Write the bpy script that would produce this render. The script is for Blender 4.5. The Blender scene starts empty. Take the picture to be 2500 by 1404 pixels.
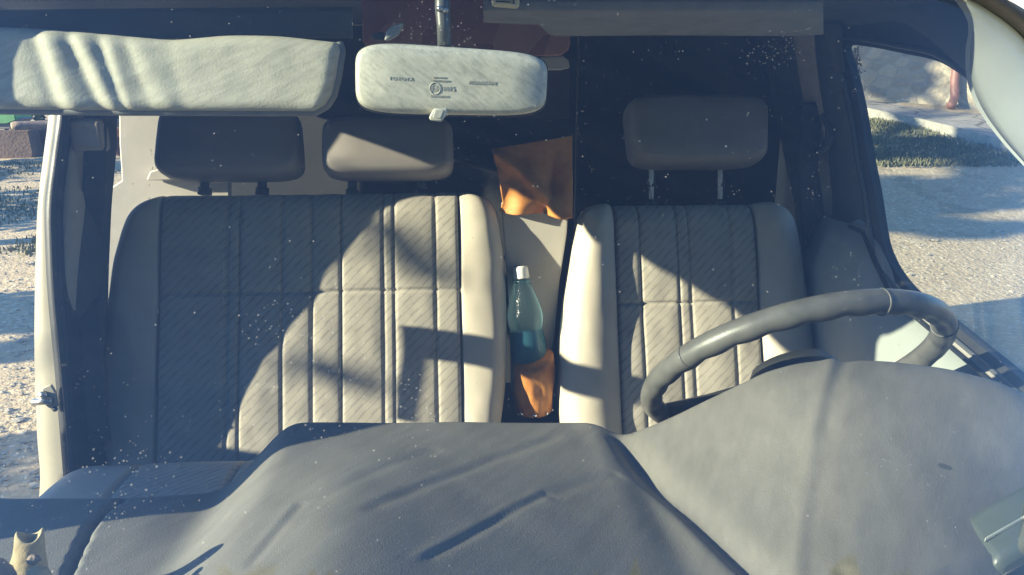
import bpy, bmesh, math, random
from mathutils import Vector, Matrix, noise
random.seed(7)
C = bpy.context.scene
COL = C.collection
# ------------------------------------------------------------------ camera, sky, sun, exposure
GROUND = -1.65
F = 1820.0
PITCH, YAW = math.radians(14), math.radians(4.5)
FWD = Vector((math.sin(YAW)*math.cos(PITCH), math.cos(YAW)*math.cos(PITCH), -math.sin(PITCH)))
RIGHT = Vector((math.cos(YAW), -math.sin(YAW), 0))
UP = RIGHT.cross(FWD)
cam = bpy.data.objects.new('camera', bpy.data.cameras.new('camera'))
COL.objects.link(cam)
cam.matrix_world = Matrix(((RIGHT.x, UP.x, -FWD.x, 0), (RIGHT.y, UP.y, -FWD.y, 0), (RIGHT.z, UP.z, -FWD.z, 0), (0, 0, 0, 1)))
cam.data.sensor_width = 36
cam.data.lens = 36*F/2500
cam.data.clip_start = 0.05
cam.data.clip_end = 500
C.camera = cam

SUN = Vector((4.0, 1.0, -1.3)).normalized()          # the way the light travels
world = bpy.data.worlds.new('World'); C.world = world; world.use_nodes = True
wn = world.node_tree; wn.nodes.clear()
wo = wn.nodes.new('ShaderNodeOutputWorld'); wb = wn.nodes.new('ShaderNodeBackground'); ws = wn.nodes.new('ShaderNodeTexSky')
ws.sky_type = 'NISHITA'; ws.sun_disc = False
ws.sun_elevation = math.asin(-SUN.z); ws.sun_rotation = math.atan2(-SUN.x, -SUN.y)
ws.air_density = 0.9; ws.dust_density = 0.0; ws.ozone_density = 4.5
wb.inputs['Strength'].default_value = 0.12
wn.links.new(ws.outputs[0], wb.inputs[0]); wn.links.new(wb.outputs[0], wo.inputs[0])
sun = bpy.data.objects.new('sun', bpy.data.lights.new('sun', 'SUN')); COL.objects.link(sun)
sun.data.energy = 5.0; sun.data.angle = math.radians(0.5); sun.data.color = (1.0, 0.84, 0.56)
sun.rotation_mode = 'QUATERNION'; sun.rotation_quaternion = SUN.to_track_quat('-Z', 'Y')
C.view_settings.view_transform = 'Standard'; C.view_settings.look = 'None'
C.view_settings.exposure = 1.7; C.view_settings.gamma = 1
C.render.engine = 'CYCLES'
C.cycles.use_denoising = True
C.cycles.max_bounces = 10; C.cycles.transparent_max_bounces = 24
C.cycles.diffuse_bounces = 1

# ------------------------------------------------------------------ helpers
def ray(px, py): return FWD + RIGHT*((px-1250)/F) + UP*((702-py)/F)
def PY(px, py, Y): d = ray(px, py); return d*(Y/d.y)
def PX(px, py, X): d = ray(px, py); return d*(X/d.x)
def PZ(px, py, Z): d = ray(px, py); return d*(Z/d.z)
def PN(px, py, p0, n):                                # with a plane through p0
    d = ray(px, py); return d*(Vector(p0).dot(n)/d.dot(n))
def lerp(a, b, t): return a+(b-a)*t
def clamp(x, a=0., b=1.): return max(a, min(b, x))
def sstep(a, b, x): t = clamp((x-a)/(b-a)); return t*t*(3-2*t)
def interp(tab, x):                                   # piecewise linear table
    if x <= tab[0][0]: return tab[0][1]
    for (a, va), (b, vb) in zip(tab, tab[1:]):
        if x <= b: return lerp(va, vb, (x-a)/(b-a) if b > a else 0)
    return tab[-1][1]
def smooth_interp(tab, x, w):                         # the same, averaged over a window
    return sum(interp(tab, x+w*(k-4)/4) for k in range(9))/9
def spline(pts, n=8, closed=False):                   # Catmull-Rom through points
    pts = [Vector(p) for p in pts]; N = len(pts); out = []
    for i in range(N if closed else N-1):
        g = lambda j: pts[j % N] if closed else pts[clamp_i(j, 0, N-1)]
        p0, p1, p2, p3 = g(i-1), g(i), g(i+1), g(i+2)
        for k in range(n):
            t = k/n
            out.append(0.5*((2*p1)+(p2-p0)*t+(2*p0-5*p1+4*p2-p3)*t*t+(3*p1-p0-3*p2+p3)*t**3))
    if not closed: out.append(pts[-1].copy())
    return out
def clamp_i(j, a, b): return max(a, min(b, j))

class MB:
    """collects shapes for ONE mesh object"""
    def __init__(s): s.v = []; s.f = []; s.uv = {}
    def add(s, vs, fs):
        o = len(s.v); s.v += [Vector(v) for v in vs]; s.f += [tuple(i+o for i in f) for f in fs]; return o
    def grid(s, fn, nu, nv, wrap=False, uvf=None):
        o = len(s.v); nn = nu if wrap else nu+1
        for j in range(nv+1):
            for i in range(nn):
                u, v = i/nu, j/nv
                s.v.append(Vector(fn(u, v)))
                if uvf: s.uv[len(s.v)-1] = uvf(u, v)
        for j in range(nv):
            for i in range(nu):
                a = o+j*nn+i; b = o+j*nn+(i+1) % nn if wrap else a+1
                s.f.append((a, b, b+nn, a+nn))
        return o
    def prism(s, poly, off):                          # closed solid from a polygon and an offset
        off = Vector(off); n = len(poly)
        s.add([Vector(p) for p in poly]+[Vector(p)+off for p in poly],
              [tuple(range(n))[::-1], tuple(range(n, 2*n))]+[(i, (i+1) % n, n+(i+1) % n, n+i) for i in range(n)])
    def loft(s, rings, cap=True, closed=False):       # rings of equal length
        n = len(rings[0]); o = len(s.v)
        for r in rings: s.v += [Vector(p) for p in r]
        m = len(rings)
        for j in range(m if closed else m-1):
            for i in range(n):
                a = o+j*n; b = o+((j+1) % m)*n
                s.f.append((a+i, a+(i+1) % n, b+(i+1) % n, b+i))
        if cap and not closed:
            s.f.append(tuple(o+i for i in range(n))[::-1]); s.f.append(tuple(o+(m-1)*n+i for i in range(n)))
    def tube(s, pts, r, n=10, closed=False, flat=None):
        pts = [Vector(p) for p in pts]; N = len(pts); rings = []
        prev = None
        for i, p in enumerate(pts):
            a = pts[(i-1) % N] if closed or i > 0 else p; b = pts[(i+1) % N] if closed or i < N-1 else p
            t = (b-a).normalized()
            if prev is None:
                prev = t.orthogonal().normalized() if flat is None else Vector(flat)
            x = (prev-t*prev.dot(t)).normalized(); y = t.cross(x); prev = x
            rr = r(i/(N-1)) if callable(r) else r
            ra, rb = rr if isinstance(rr, tuple) else (rr, rr)
            rings.append([p+x*(ra*math.cos(k*2*math.pi/n))+y*(rb*math.sin(k*2*math.pi/n)) for k in range(n)])
        s.loft(rings, closed=closed)
    def box(s, lo, hi):
        (x0, y0, z0), (x1, y1, z1) = lo, hi
        s.add([(x0,y0,z0),(x1,y0,z0),(x1,y1,z0),(x0,y1,z0),(x0,y0,z1),(x1,y0,z1),(x1,y1,z1),(x0,y1,z1)],
              [(0,3,2,1),(4,5,6,7),(0,1,5,4),(1,2,6,5),(2,3,7,6),(3,0,4,7)])
    def build(s, name, mat, parent=None, smooth=True, bevel=0, solid=0, sub=0, normals=True):
        me = bpy.data.meshes.new(name); me.from_pydata([tuple(v) for v in s.v], [], s.f); me.update()
        if s.uv:
            l = me.uv_layers.new(name='uv')
            for lp in me.loops: l.data[lp.index].uv = s.uv.get(lp.vertex_index, (0, 0))
        if normals:
            bm = bmesh.new(); bm.from_mesh(me); bmesh.ops.recalc_face_normals(bm, faces=bm.faces); bm.to_mesh(me); bm.free()
        if smooth:
            for p in me.polygons: p.use_smooth = True
        if smooth == 'auto':
            me.set_sharp_from_angle(angle=math.radians(38))
        me.materials.append(mat)
        o = bpy.data.objects.new(name, me); COL.objects.link(o)
        if parent is not None:
            o.parent = parent; o.matrix_parent_inverse = world_of(parent).inverted()
        if solid:
            m = o.modifiers.new('solid', 'SOLIDIFY'); m.thickness = solid; m.offset = 0
        if bevel:
            m = o.modifiers.new('bevel', 'BEVEL'); m.width = bevel; m.segments = 3; m.limit_method = 'ANGLE'; m.angle_limit = math.radians(35)
        if sub:
            m = o.modifiers.new('sub', 'SUBSURF'); m.levels = sub; m.render_levels = sub
        return o
def world_of(o):
    return (world_of(o.parent) @ o.matrix_parent_inverse if o.parent else Matrix()) @ Matrix.Translation(o.location)
def tag(o, label, cat=None, group=None, kind=None):
    o['label'] = label
    if cat: o['category'] = cat
    if group: o['group'] = group
    if kind: o['kind'] = kind
    return o
def thing(name, loc, label, cat, group=None):
    o = bpy.data.objects.new(name, None); COL.objects.link(o); o.location = loc; o.empty_display_size = .1
    return tag(o, label, cat, group)
def structure(o): o['kind'] = 'structure'; return o

# ------------------------------------------------------------------ materials
class NT:
    def __init__(s, name):
        s.m = bpy.data.materials.new(name); s.m.use_nodes = True; s.t = s.m.node_tree
        s.b = s.t.nodes['Principled BSDF']; s.out = s.t.nodes['Material Output']
    def n(s, typ, **kw):
        nd = s.t.nodes.new(typ)
        for k, v in kw.items():
            if k in nd.inputs: s.set(nd.inputs[k], v)
            else: setattr(nd, k, v)
        return nd
    def set(s, inp, v):
        if hasattr(v, 'outputs'): v = v.outputs[0]
        if isinstance(v, bpy.types.NodeSocket): s.t.links.new(v, inp)
        else: inp.default_value = v
    def math(s, op, a, b=0., c=0.):
        nd = s.t.nodes.new('ShaderNodeMath'); nd.operation = op
        s.set(nd.inputs[0], a); s.set(nd.inputs[1], b); s.set(nd.inputs[2], c); return nd.outputs[0]
    def mix(s, fac, a, b):
        nd = s.t.nodes.new('ShaderNodeMix'); nd.data_type = 'RGBA'
        s.set(nd.inputs[0], fac); s.set(nd.inputs[6], a); s.set(nd.inputs[7], b); return nd.outputs[2]
    def ramp(s, fac, stops):
        nd = s.t.nodes.new('ShaderNodeValToRGB'); s.set(nd.inputs[0], fac)
        e = nd.color_ramp.elements
        while len(e) < len(stops): e.new(.5)
        for el, (p, c) in zip(e, stops): el.position = p; el.color = c if len(c) == 4 else (*c, 1)
        return nd.outputs[0]
    def obj(s): return s.n('ShaderNodeTexCoord').outputs['Object']
    def uvc(s): return s.n('ShaderNodeTexCoord').outputs['UV']
    def noise(s, vec, scale, detail=4, rough=.55, dist=0):
        nd = s.n('ShaderNodeTexNoise'); s.set(nd.inputs['Vector'], vec)
        nd.inputs['Scale'].default_value = scale; nd.inputs['Detail'].default_value = detail
        nd.inputs['Roughness'].default_value = rough; nd.inputs['Distortion'].default_value = dist
        return nd.outputs[0]
    def vor(s, vec, scale, feature='F1', out=0, rnd=1):
        nd = s.n('ShaderNodeTexVoronoi'); nd.feature = feature; s.set(nd.inputs['Vector'], vec)
        nd.inputs['Scale'].default_value = scale; nd.inputs['Randomness'].default_value = rnd
        return nd.outputs[out]
    def scale(s, vec, sc, rot=(0, 0, 0)):
        if any(rot):
            n0 = s.n('ShaderNodeMapping'); s.set(n0.inputs[0], vec); n0.inputs['Rotation'].default_value = rot; vec = n0.outputs[0]
        nd = s.n('ShaderNodeMapping'); s.set(nd.inputs[0], vec); nd.inputs['Scale'].default_value = sc
        return nd.outputs[0]
    def bump(s, h, strength=.3, dist=.01):
        nd = s.n('ShaderNodeBump'); s.set(nd.inputs['Height'], h); nd.inputs['Strength'].default_value = strength
        nd.inputs['Distance'].default_value = dist; s.t.links.new(nd.outputs[0], s.b.inputs['Normal']); return nd
    def base(s, v): s.set(s.b.inputs['Base Color'], v)
    def rough(s, v): s.set(s.b.inputs['Roughness'], v)
    def spec(s, v): s.b.inputs['Specular IOR Level'].default_value = v

def c4(*c): return (*c, 1)
def plain(name, col, rough=.6, var=.12, nscale=30, bump=.15, bscale=400, bdist=.001, spec=.5, metal=0):
    t = NT(name); o = t.obj()
    a = c4(*[x*(1-var) for x in col]); b = c4(*[min(1, x*(1+var)) for x in col])
    t.base(t.ramp(t.noise(o, nscale, 5), [(.3, a), (.7, b)])); t.rough(rough); t.spec(spec); t.b.inputs['Metallic'].default_value = metal
    if bump: t.bump(t.noise(o, bscale, 3), bump, bdist)
    return t.m
M = {}
M['cream_paint'] = plain('cream_paint', (.42, .40, .33), .35, .05, 6, .04, 60, .002)
M['white_paint'] = plain('white_paint', (.80, .79, .76), .3, .03, 5, 0)
M['beige_trim'] = plain('beige_trim', (.34, .31, .28), .6, .08, 20, .15, 500)
M['pale_trim'] = plain('pale_trim', (.34, .36, .35), .55, .06, 14, .12, 500)
M['rubber'] = plain('rubber', (.018, .020, .022), .45, .2, 30, .2, 300)
M['dark_plastic'] = plain('dark_plastic', (.035, .036, .038), .5, .15, 30, .2, 500)
M['headliner'] = plain('headliner', (.11, .125, .14), .9, .06, 20, .3, 600)
M['dark_lining'] = plain('dark_lining', (.045, .048, .052), .85, .12, 12, .3, 300)
M['head_vinyl'] = plain('head_vinyl', (.24, .225, .215), .5, .05, 20, .12, 700, spec=.4)
M['seat_vinyl'] = plain('seat_vinyl', (.46, .43, .37), .6, .05, 16, .12, 900, spec=.35)
M['board'] = plain('board', (.50, .48, .44), .7, .05, 12, .08, 120)
M['chrome'] = plain('chrome', (.8, .8, .8), .2, .05, 20, 0, metal=1)
M['steel'] = plain('steel', (.55, .55, .54), .35, .1, 60, .1, 200, metal=1)
M['cream_plastic'] = plain('cream_plastic', (.72, .67, .47), .4, .06, 30, 0)
M['post'] = plain('bright_post', (.75, .76, .78), .3, .03, 20, 0)
M['belt'] = plain('belt', (.03, .033, .04), .8, .15, 60, .4, 700)

def fabric():
    t = NT('striped_fabric'); uv = t.uvc()
    sep = t.n('ShaderNodeSeparateXYZ'); t.set(sep.inputs[0], uv); x, y = sep.outputs[0], sep.outputs[1]
    # diagonal broken lines woven into the cloth
    wob = t.math('MULTIPLY', t.math('SUBTRACT', t.noise(uv, 14, 2), .5), .006)
    w = t.math('ADD', t.math('SUBTRACT', t.math('MULTIPLY', y, .73), t.math('MULTIPLY', x, .68)), wob)
    al = t.math('ADD', t.math('MULTIPLY', x, .73), t.math('MULTIPLY', y, .68))
    P = .0135
    k = t.math('DIVIDE', w, P); cell = t.math('FLOOR', k); fr = t.math('FRACT', k)
    wnz = t.n('ShaderNodeTexWhiteNoise', noise_dimensions='1D'); t.set(wnz.inputs['W'], cell)
    ph = t.math('ADD', t.math('DIVIDE', al, .052), t.math('MULTIPLY', wnz.outputs[0], 1.0)); fa = t.math('FRACT', ph)
    d = t.math('ABSOLUTE', t.math('SUBTRACT', fr, .5))
    thin = t.math('LESS_THAN', d, .05)
    dash = t.math('MULTIPLY', t.math('LESS_THAN', t.math('ABSOLUTE', t.math('SUBTRACT', fr, .62)), .14), t.math('LESS_THAN', t.math('ABSOLUTE', t.math('SUBTRACT', fa, .5)), .22))
    patch = t.math('MULTIPLY', dash, .42)
    m = t.math('MAXIMUM', t.math('MULTIPLY', thin, .62), patch)
    m = t.math('MULTIPLY', m, t.math('ADD', .6, t.math('MULTIPLY', t.noise(uv, 500, 2), .7)))
    base = t.ramp(t.noise(uv, 25, 4), [(.3, c4(.38, .36, .315)), (.7, c4(.45, .43, .38))])
    t.base(t.mix(t.math('MINIMUM', m, .9), base, c4(.20, .195, .19)))
    t.rough(.95); t.spec(.2)
    t.b.inputs['Sheen Weight'].default_value = .15
    t.bump(t.math('ADD', t.noise(uv, 1400, 2), t.math('MULTIPLY', m, -.4)), .3, .001)
    return t.m
M['fabric'] = fabric()

def dash_mat():
    t = NT('dash_vinyl'); o = t.obj()
    st = t.noise(t.scale(o, (4, 26, 26), (0, 0, math.radians(-55))), 2.2, 5, .6)
    big = t.noise(o, 5, 4)
    v = t.math('ADD', t.math('MULTIPLY', st, .45), t.math('MULTIPLY', big, .55))
    col = t.ramp(v, [(.32, c4(.16, .15, .135)), (.55, c4(.215, .20, .18)), (.75, c4(.28, .26, .235))])
    # a few scuffs and crumbs of dirt
    sp = t.vor(t.scale(o, (12, 30, 30), (0, 0, math.radians(25))), 1.0)
    sel = t.vor(t.scale(o, (12, 30, 30), (0, 0, math.radians(25))), 1.0, out=1)
    ss = t.n('ShaderNodeSeparateColor'); t.set(ss.inputs[0], sel)
    mk = t.math('MULTIPLY', t.math('LESS_THAN', sp, .10), t.math('GREATER_THAN', ss.outputs[0], .82))
    col = t.mix(t.math('MULTIPLY', mk, .6), col, c4(.05, .05, .055))
    t.base(col); t.rough(.62); t.spec(.35)
    h = t.math('ADD', t.noise(o, 700, 3), t.math('MULTIPLY', st, 1.2))
    t.bump(h, .35, .0016)
    return t.m
M['dash'] = dash_mat()

def mirror_mat():
    t = NT('mirror_plastic'); o = t.obj()
    st = t.math('ADD', t.math('MULTIPLY', t.noise(t.scale(o, (14, 60, 60), (0, math.radians(-38), 0)), 5, 6, .7), .6), t.math('MULTIPLY', t.noise(o, 90, 5, .7), .4))
    col = t.ramp(st, [(.36, c4(.42, .41, .35)), (.5, c4(.62, .60, .50)), (.66, c4(.76, .73, .62))])
    t.base(col); t.rough(.42); t.spec(.5); t.bump(t.math('ADD', t.noise(o, 900, 3), st), .15, .001)
    return t.m
M['mirror'] = mirror_mat()

def visor_mat():
    t = NT('visor_vinyl'); o = t.obj()
    st = t.noise(t.scale(o, (10, 30, 60), (0, math.radians(25), 0)), 3, 5, .6)
    t.base(t.ramp(st, [(.3, c4(.46, .44, .36)), (.7, c4(.60, .58, .48))])); t.rough(.65); t.spec(.3)
    t.bump(t.math('ADD', t.noise(o, 400, 4), st), .25, .0015)
    return t.m
M['visor'] = visor_mat()

def leather():
    t = NT('tan_leather'); o = t.obj()
    n = t.noise(o, 18, 6, .6)
    t.base(t.ramp(n, [(.3, c4(.36, .135, .028)), (.6, c4(.56, .25, .06)), (.8, c4(.62, .32, .10))])); t.rough(.6); t.spec(.35)
    t.bump(t.math('ADD', t.noise(o, 350, 4), n), .3, .002)
    return t.m
M['leather'] = leather()

def chip():
    t = NT('chipboard'); o = t.obj()
    vv = t.scale(o, (7, 7, 11), (0, .5, 0))
    ce = t.vor(vv, 1.6, out=1); sx = t.n('ShaderNodeSeparateColor'); t.set(sx.inputs[0], ce)
    t.base(t.ramp(sx.outputs[0], [(.0, c4(.28, .12, .085)), (.4, c4(.42, .20, .14)), (.7, c4(.48, .25, .18)), (1, c4(.33, .15, .115))]))
    t.rough(.75); t.bump(t.noise(vv, 12, 4), .2, .002)
    return t.m
M['chip'] = chip()

def glass(name, tint, dust=1.0, specks=True):
    """clear pane: straight-through light, mirror reflection by angle, a film of dust and specks of dirt on it"""
    t = NT(name); nt = t.t; o = t.obj()
    tr = t.n('ShaderNodeBsdfTransparent'); tr.inputs[0].default_value = c4(*tint)
    gl = t.n('ShaderNodeBsdfGlossy'); gl.inputs['Roughness'].default_value = .03; gl.inputs['Color'].default_value = c4(1, 1, 1)
    fr = t.n('ShaderNodeFresnel'); geo = t.n('ShaderNodeNewGeometry')
    t.set(fr.inputs['IOR'], t.math('SUBTRACT', 1.5, t.math('MULTIPLY', geo.outputs['Backfacing'], .8333)))
    m1 = t.n('ShaderNodeMixShader'); nt.links.new(fr.outputs[0], m1.inputs[0]); nt.links.new(tr.outputs[0], m1.inputs[1]); nt.links.new(gl.outputs[0], m1.inputs[2])
    if not specks:
        nt.links.new(m1.outputs[0], t.out.inputs[0]); return t.m
    df = t.n('ShaderNodeBsdfDiffuse'); df.inputs[0].default_value = c4(.75, .76, .76)
    # film of dust, combed into arcs by the wipers
    sx_ = t.n('ShaderNodeSeparateXYZ'); t.set(sx_.inputs[0], o)
    dx_ = t.math('SUBTRACT', sx_.outputs[0], -.25); dz_ = t.math('MULTIPLY', t.math('ADD', sx_.outputs[2], .62), 1.27)
    rad_ = t.math('SQRT', t.math('ADD', t.math('MULTIPLY', dx_, dx_), t.math('MULTIPLY', dz_, dz_)))
    cv = t.n('ShaderNodeCombineXYZ'); t.set(cv.inputs[0], t.math('MULTIPLY', rad_, 70)); t.set(cv.inputs[1], t.math('MULTIPLY', t.math('ARCTAN2', dz_, dx_), 2.2))
    arcs = t.math('POWER', t.noise(cv.outputs[0], 1.0, 4, .6), 2.5)
    film = t.math('ADD', t.math('MULTIPLY', t.noise(t.scale(o, (3, 5, 5)), 1.6, 5, .6), .0012*dust), t.math('MULTIPLY', arcs, .006*dust))
    def layer(sc, thr, keep, clus, cthr):
        v = t.scale(o, (sc, sc, sc)); d = t.vor(v, 1.0); cc = t.vor(v, 1.0, out=1)
        s_ = t.n('ShaderNodeSeparateColor'); t.set(s_.inputs[0], cc)
        mask = t.math('GREATER_THAN', t.noise(o, clus, 3, .6), cthr)
        k = t.math('GREATER_THAN', s_.outputs[0], keep)
        r = t.math('MULTIPLY', s_.outputs[1], thr)
        soft = t.math('SUBTRACT', 1., t.math('DIVIDE', d, t.math('ADD', r, .02)))
        soft = t.math('MAXIMUM', t.math('MINIMUM', t.math('MULTIPLY', soft, 2.), 1.), 0.)
        return t.math('MULTIPLY', t.math('MULTIPLY', soft, mask), k)
    a = layer(330, .40, .72, 6, .61); b = layer(240, .28, .965, 4, .44); c = layer(520, .36, .955, 3, .35)
    sp = t.math('MAXIMUM', t.math('MAXIMUM', t.math('MULTIPLY', a, .15), t.math('MULTIPLY', b, .20)), t.math('MULTIPLY', c, .11))
    fac = t.math('MAXIMUM', film, sp)
    m2 = t.n('ShaderNodeMixShader'); nt.links.new(fac, m2.inputs[0]); nt.links.new(m1.outputs[0], m2.inputs[1]); nt.links.new(df.outputs[0], m2.inputs[2])
    nt.links.new(m2.outputs[0], t.out.inputs[0])
    return t.m
M['windshield'] = glass('windshield_glass', (.90, .94, .95))
M['pane'] = glass('pane_glass', (.93, .95, .95), specks=False)

# ------------------------------------------------------------------ the van
van = thing('van', (0, 2.6, GROUND), 'old cream van seen through its dusty windscreen, passenger door open', 'van')

# --- windscreen surface
ZT, ZB = .145, -.50
def ws_y(x, z): return .875-(ZT-z)/1.28+.10*x*x+.37*clamp((ZT-z)/.45)*x**4
def ws_half(z):
    w = lerp(.735, .80, (ZT-z)/(ZT-ZB)); r = .20; d = z-(ZT-r)
    if d > 0: w = w-r+math.sqrt(max(0, r*r-min(d, r)**2))
    return w
def ws_fn(u, v):
    v = v**.8 if v > .5 else v
    z = lerp(ZT, ZB, v*v if v < .0 else v); x = (2*u-1)*ws_half(z); return (x, ws_y(x, z), z)
def zrow(v): return ZT-(ZT-ZB)*(v**1.7)
mb = MB(); mb.grid(lambda u, v: ((2*u-1)*ws_half(zrow(v)), ws_y((2*u-1)*ws_half(zrow(v)), zrow(v)), zrow(v)), 60, 60)
wscreen = mb.build('windshield', M['windshield'], van, solid=.005)
edge = [Vector((s*ws_half(z), ws_y(ws_half(z), z), z)) for s in (1,) for z in [zrow(k/40) for k in range(40, -1, -1)]]
top = [Vector((x, ws_y(x, ZT), ZT)) for x in [ws_half(ZT)*(1-2*k/30) for k in range(1, 30)]]
loop = edge+top+[Vector((-p.x, p.y, p.z)) for p in reversed(edge)]
mb = MB(); mb.tube([p+Vector((0, -.004, 0)) for p in loop], (.013, .009), 10)
mb.build('gasket', M['rubber'], wscreen)
# white bodywork round the windscreen: from the gasket outwards, then back
def outward(i):
    a = loop[max(0, i-1)]; b = loop[min(len(loop)-1, i+1)]; t = (b-a).normalized()
    n = Vector((0, -.79, .61)); o = t.cross(n).normalized()
    if o.dot(loop[i]-Vector((0, loop[i].y, -.15))) < 0: o = -o
    return o
rings = []
for i, p in enumerate(loop):
    o = outward(i)
    rings.append([p+o*.010+Vector((0, -.003, 0)), p+o*.05+Vector((0, -.006, .004)), p+o*.085+Vector((0, .02, 0)), p+o*.105+Vector((0, .10, .0)), p+o*.075+Vector((0, .10, -.0)), p+o*.02+Vector((0, .012, 0))])
mb = MB(); mb.loft(rings); mb.build('windshield_surround', M['white_paint'], van)

# --- A pillars
I_px = [(2385, 50, .93), (2372, 130, .95), (2377, 200, .955), (2400, 260, .95), (2440, 320, .93), (2500, 390, .90), (2600, 490, .84), (2720, 600, .77), (2860, 720, .70)]
I_c = [PY(*p) for p in I_px]
E_z = [ZT-.015, .09, .05, .01, -.04, -.10, -.20, -.32, -.47]
E_c = [Vector((ws_half(z)-.004, ws_y(ws_half(z), z)+.012, z)) for z in E_z]
for sgn in (-1, 1):
    rings = []
    ins, eds = [], []
    for e, i_ in zip(spline(E_c, 5), spline(I_c, 5)):
        e = Vector((sgn*e.x, e.y, e.z)); i_ = Vector((sgn*i_.x, i_.y, i_.z))
        ob = Vector((sgn*max(.84, abs(i_.x)+.06), i_.y+.035, i_.z)); of = Vector((sgn*.845, e.y+.055, e.z))
        rings.append([e+Vector((0, .012, 0)), i_+Vector((0, .012, 0)), ob, of]); ins.append(i_); eds.append(e)
    mb = MB(); mb.loft(rings); ap = mb.build('windshield_pillar', M['pale_trim'], van, smooth='auto')
    mb = MB(); n = len(ins)
    def trim(u, v, ins=ins, eds=eds, n=n, sgn=sgn):
        k = min(n-1, int(round(v*(n-1)))); p = eds[k].lerp(ins[k], u)
        return p+Vector((-sgn*.012, -.020, 0))*math.sin(math.pi*u)**.7
    mb.grid(trim, 10, n-1); mb.build('pillar_trim', M['pale_trim'], ap, solid=.004)

# --- roof, headliner, cargo box (the far part of the body)
def roof_z(x): return .34-.09*(abs(x)/.84)**4
mb = MB(); mb.grid(lambda u, v: ((2*u-1)*.84, lerp(.93, 4.25, v), roof_z((2*u-1)*.84)), 24, 20)
mb.build('roof', M['white_paint'], van, solid=.012)
mb = MB()
def liner(u, v):
    x = (2*u-1)*.838; Y = lerp(.885, 1.78, v); a = abs(x)/.80
    return (x, Y+.1*x*x*(1-v), lerp(.158, .170, sstep(0, .3, v))+.018*math.sin(math.pi*v)-.030*a**5)
mb.grid(liner, 40, 20); mb.build('headliner', M['headliner'], van, solid=.006)
# roof rails over the door openings
for sgn in (-1, 1):
    rl = spline([(sgn*.81, y, z) for y, z in ((.90, -.085), (.97, -.055), (1.05, -.010), (1.14, .038), (1.23, .084), (1.28, .106), (1.34, .127), (1.45, .133), (1.6, .135), (2.6, .13), (4.2, .12))], 5)
    rl = [p+Vector((0, -.026 if p.y < 1.2 else -.026*(1-sstep(1.2, 1.5, p.y)), .030+.012*sstep(1.0, 1.4, p.y))) for p in rl]
    mb = MB(); mb.tube(rl, (.040, .040), 12)
    mb.grid(lambda u, v, rl=rl, sgn=sgn: (lambda p: p.lerp(Vector((sgn*.845, max(p.y, .94) if p.y > .94 else p.y, .27)), v))(rl[int(u*(len(rl)-1))]), len(rl)-1, 3)
    mb.build('roof_rail', M['headliner'], van)
# cargo sides, rear wall, floor
def side(sgn, y0, y1, z0, z1, name='side_panel'):
    mb = MB(); mb.grid(lambda u, v: (sgn*(.80+.05*math.sin(math.pi*clamp((lerp(z0, z1, v)+1.25)/1.6))), lerp(y0, y1, u), lerp(z0, z1, v)), 20, 24)
    return mb.build(name, M['cream_paint'], van, solid=.03)
side(1, 1.66, 4.25, -1.25, .25)
side(-1, 2.75, 4.25, -1.25, .25)
side(-1, 1.66, 2.75, -1.25, -.75)
mb = MB(); mb.box((-.82, 4.20, -1.25), (.82, 4.25, .30)); mb.build('rear_wall', M['cream_paint'], van, smooth=False)
mb = MB(); mb.box((-.80, .62, -1.30), (.80, 4.19, -1.24)); mb.build('floor_pan', M['dark_lining'], van, smooth=False)
mb = MB(); mb.grid(lambda u, v: (lerp(-.84, .84, u), .43-.12*math.sin(math.pi*v*.5)+.10*(2*u-1)**2, lerp(-.50, -1.30, v)), 20, 10)
mb.build('front_panel', M['cream_paint'], van, solid=.01)
def wheel(x, y):
    mb = MB(); R = .32
    prof = [(.16, -.08), (.20, -.10), (R-.02, -.10), (R, -.07), (R, .07), (R-.02, .10), (.20, .10), (.16, .08)]
    rings = [[(x+b, y+a*math.cos(k*math.pi/16), GROUND+R+a*math.sin(k*math.pi/16)) for a, b in prof] for k in range(32)]
    mb.loft(rings, closed=True); w = mb.build('wheel', M['rubber'], van)
    mb = MB(); rings = [[(x+b, y+a*math.cos(k*math.pi/16), GROUND+R+a*math.sin(k*math.pi/16)) for k in range(32)] for a, b in ((.03, -.07), (.13, -.05), (.165, -.085), (.165, .085), (.13, .05), (.03, .07))]
    mb.loft(rings); mb.build('rim', M['steel'], w)
for x in (-.72, .72):
    for y in (.85, 3.35): wheel(x, y)

# --- partition behind the seats
mb = MB(); mb.prism([(.30, 1.80, -1.2), (.80, 1.80, -1.2), (.80, 1.80, .17), (.30, 1.80, .17)], (0, .02, 0))
mb.prism([(-.60, 1.84, -1.2), (.30, 1.84, -1.2), (.30, 1.84, .17), (-.60, 1.84, .17)], (0, .02, 0))
mb.build('partition', M['dark_lining'], van, smooth=False)
def px_poly(pts, Y): return [PY(x, y, Y) for x, y in pts]
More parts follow.
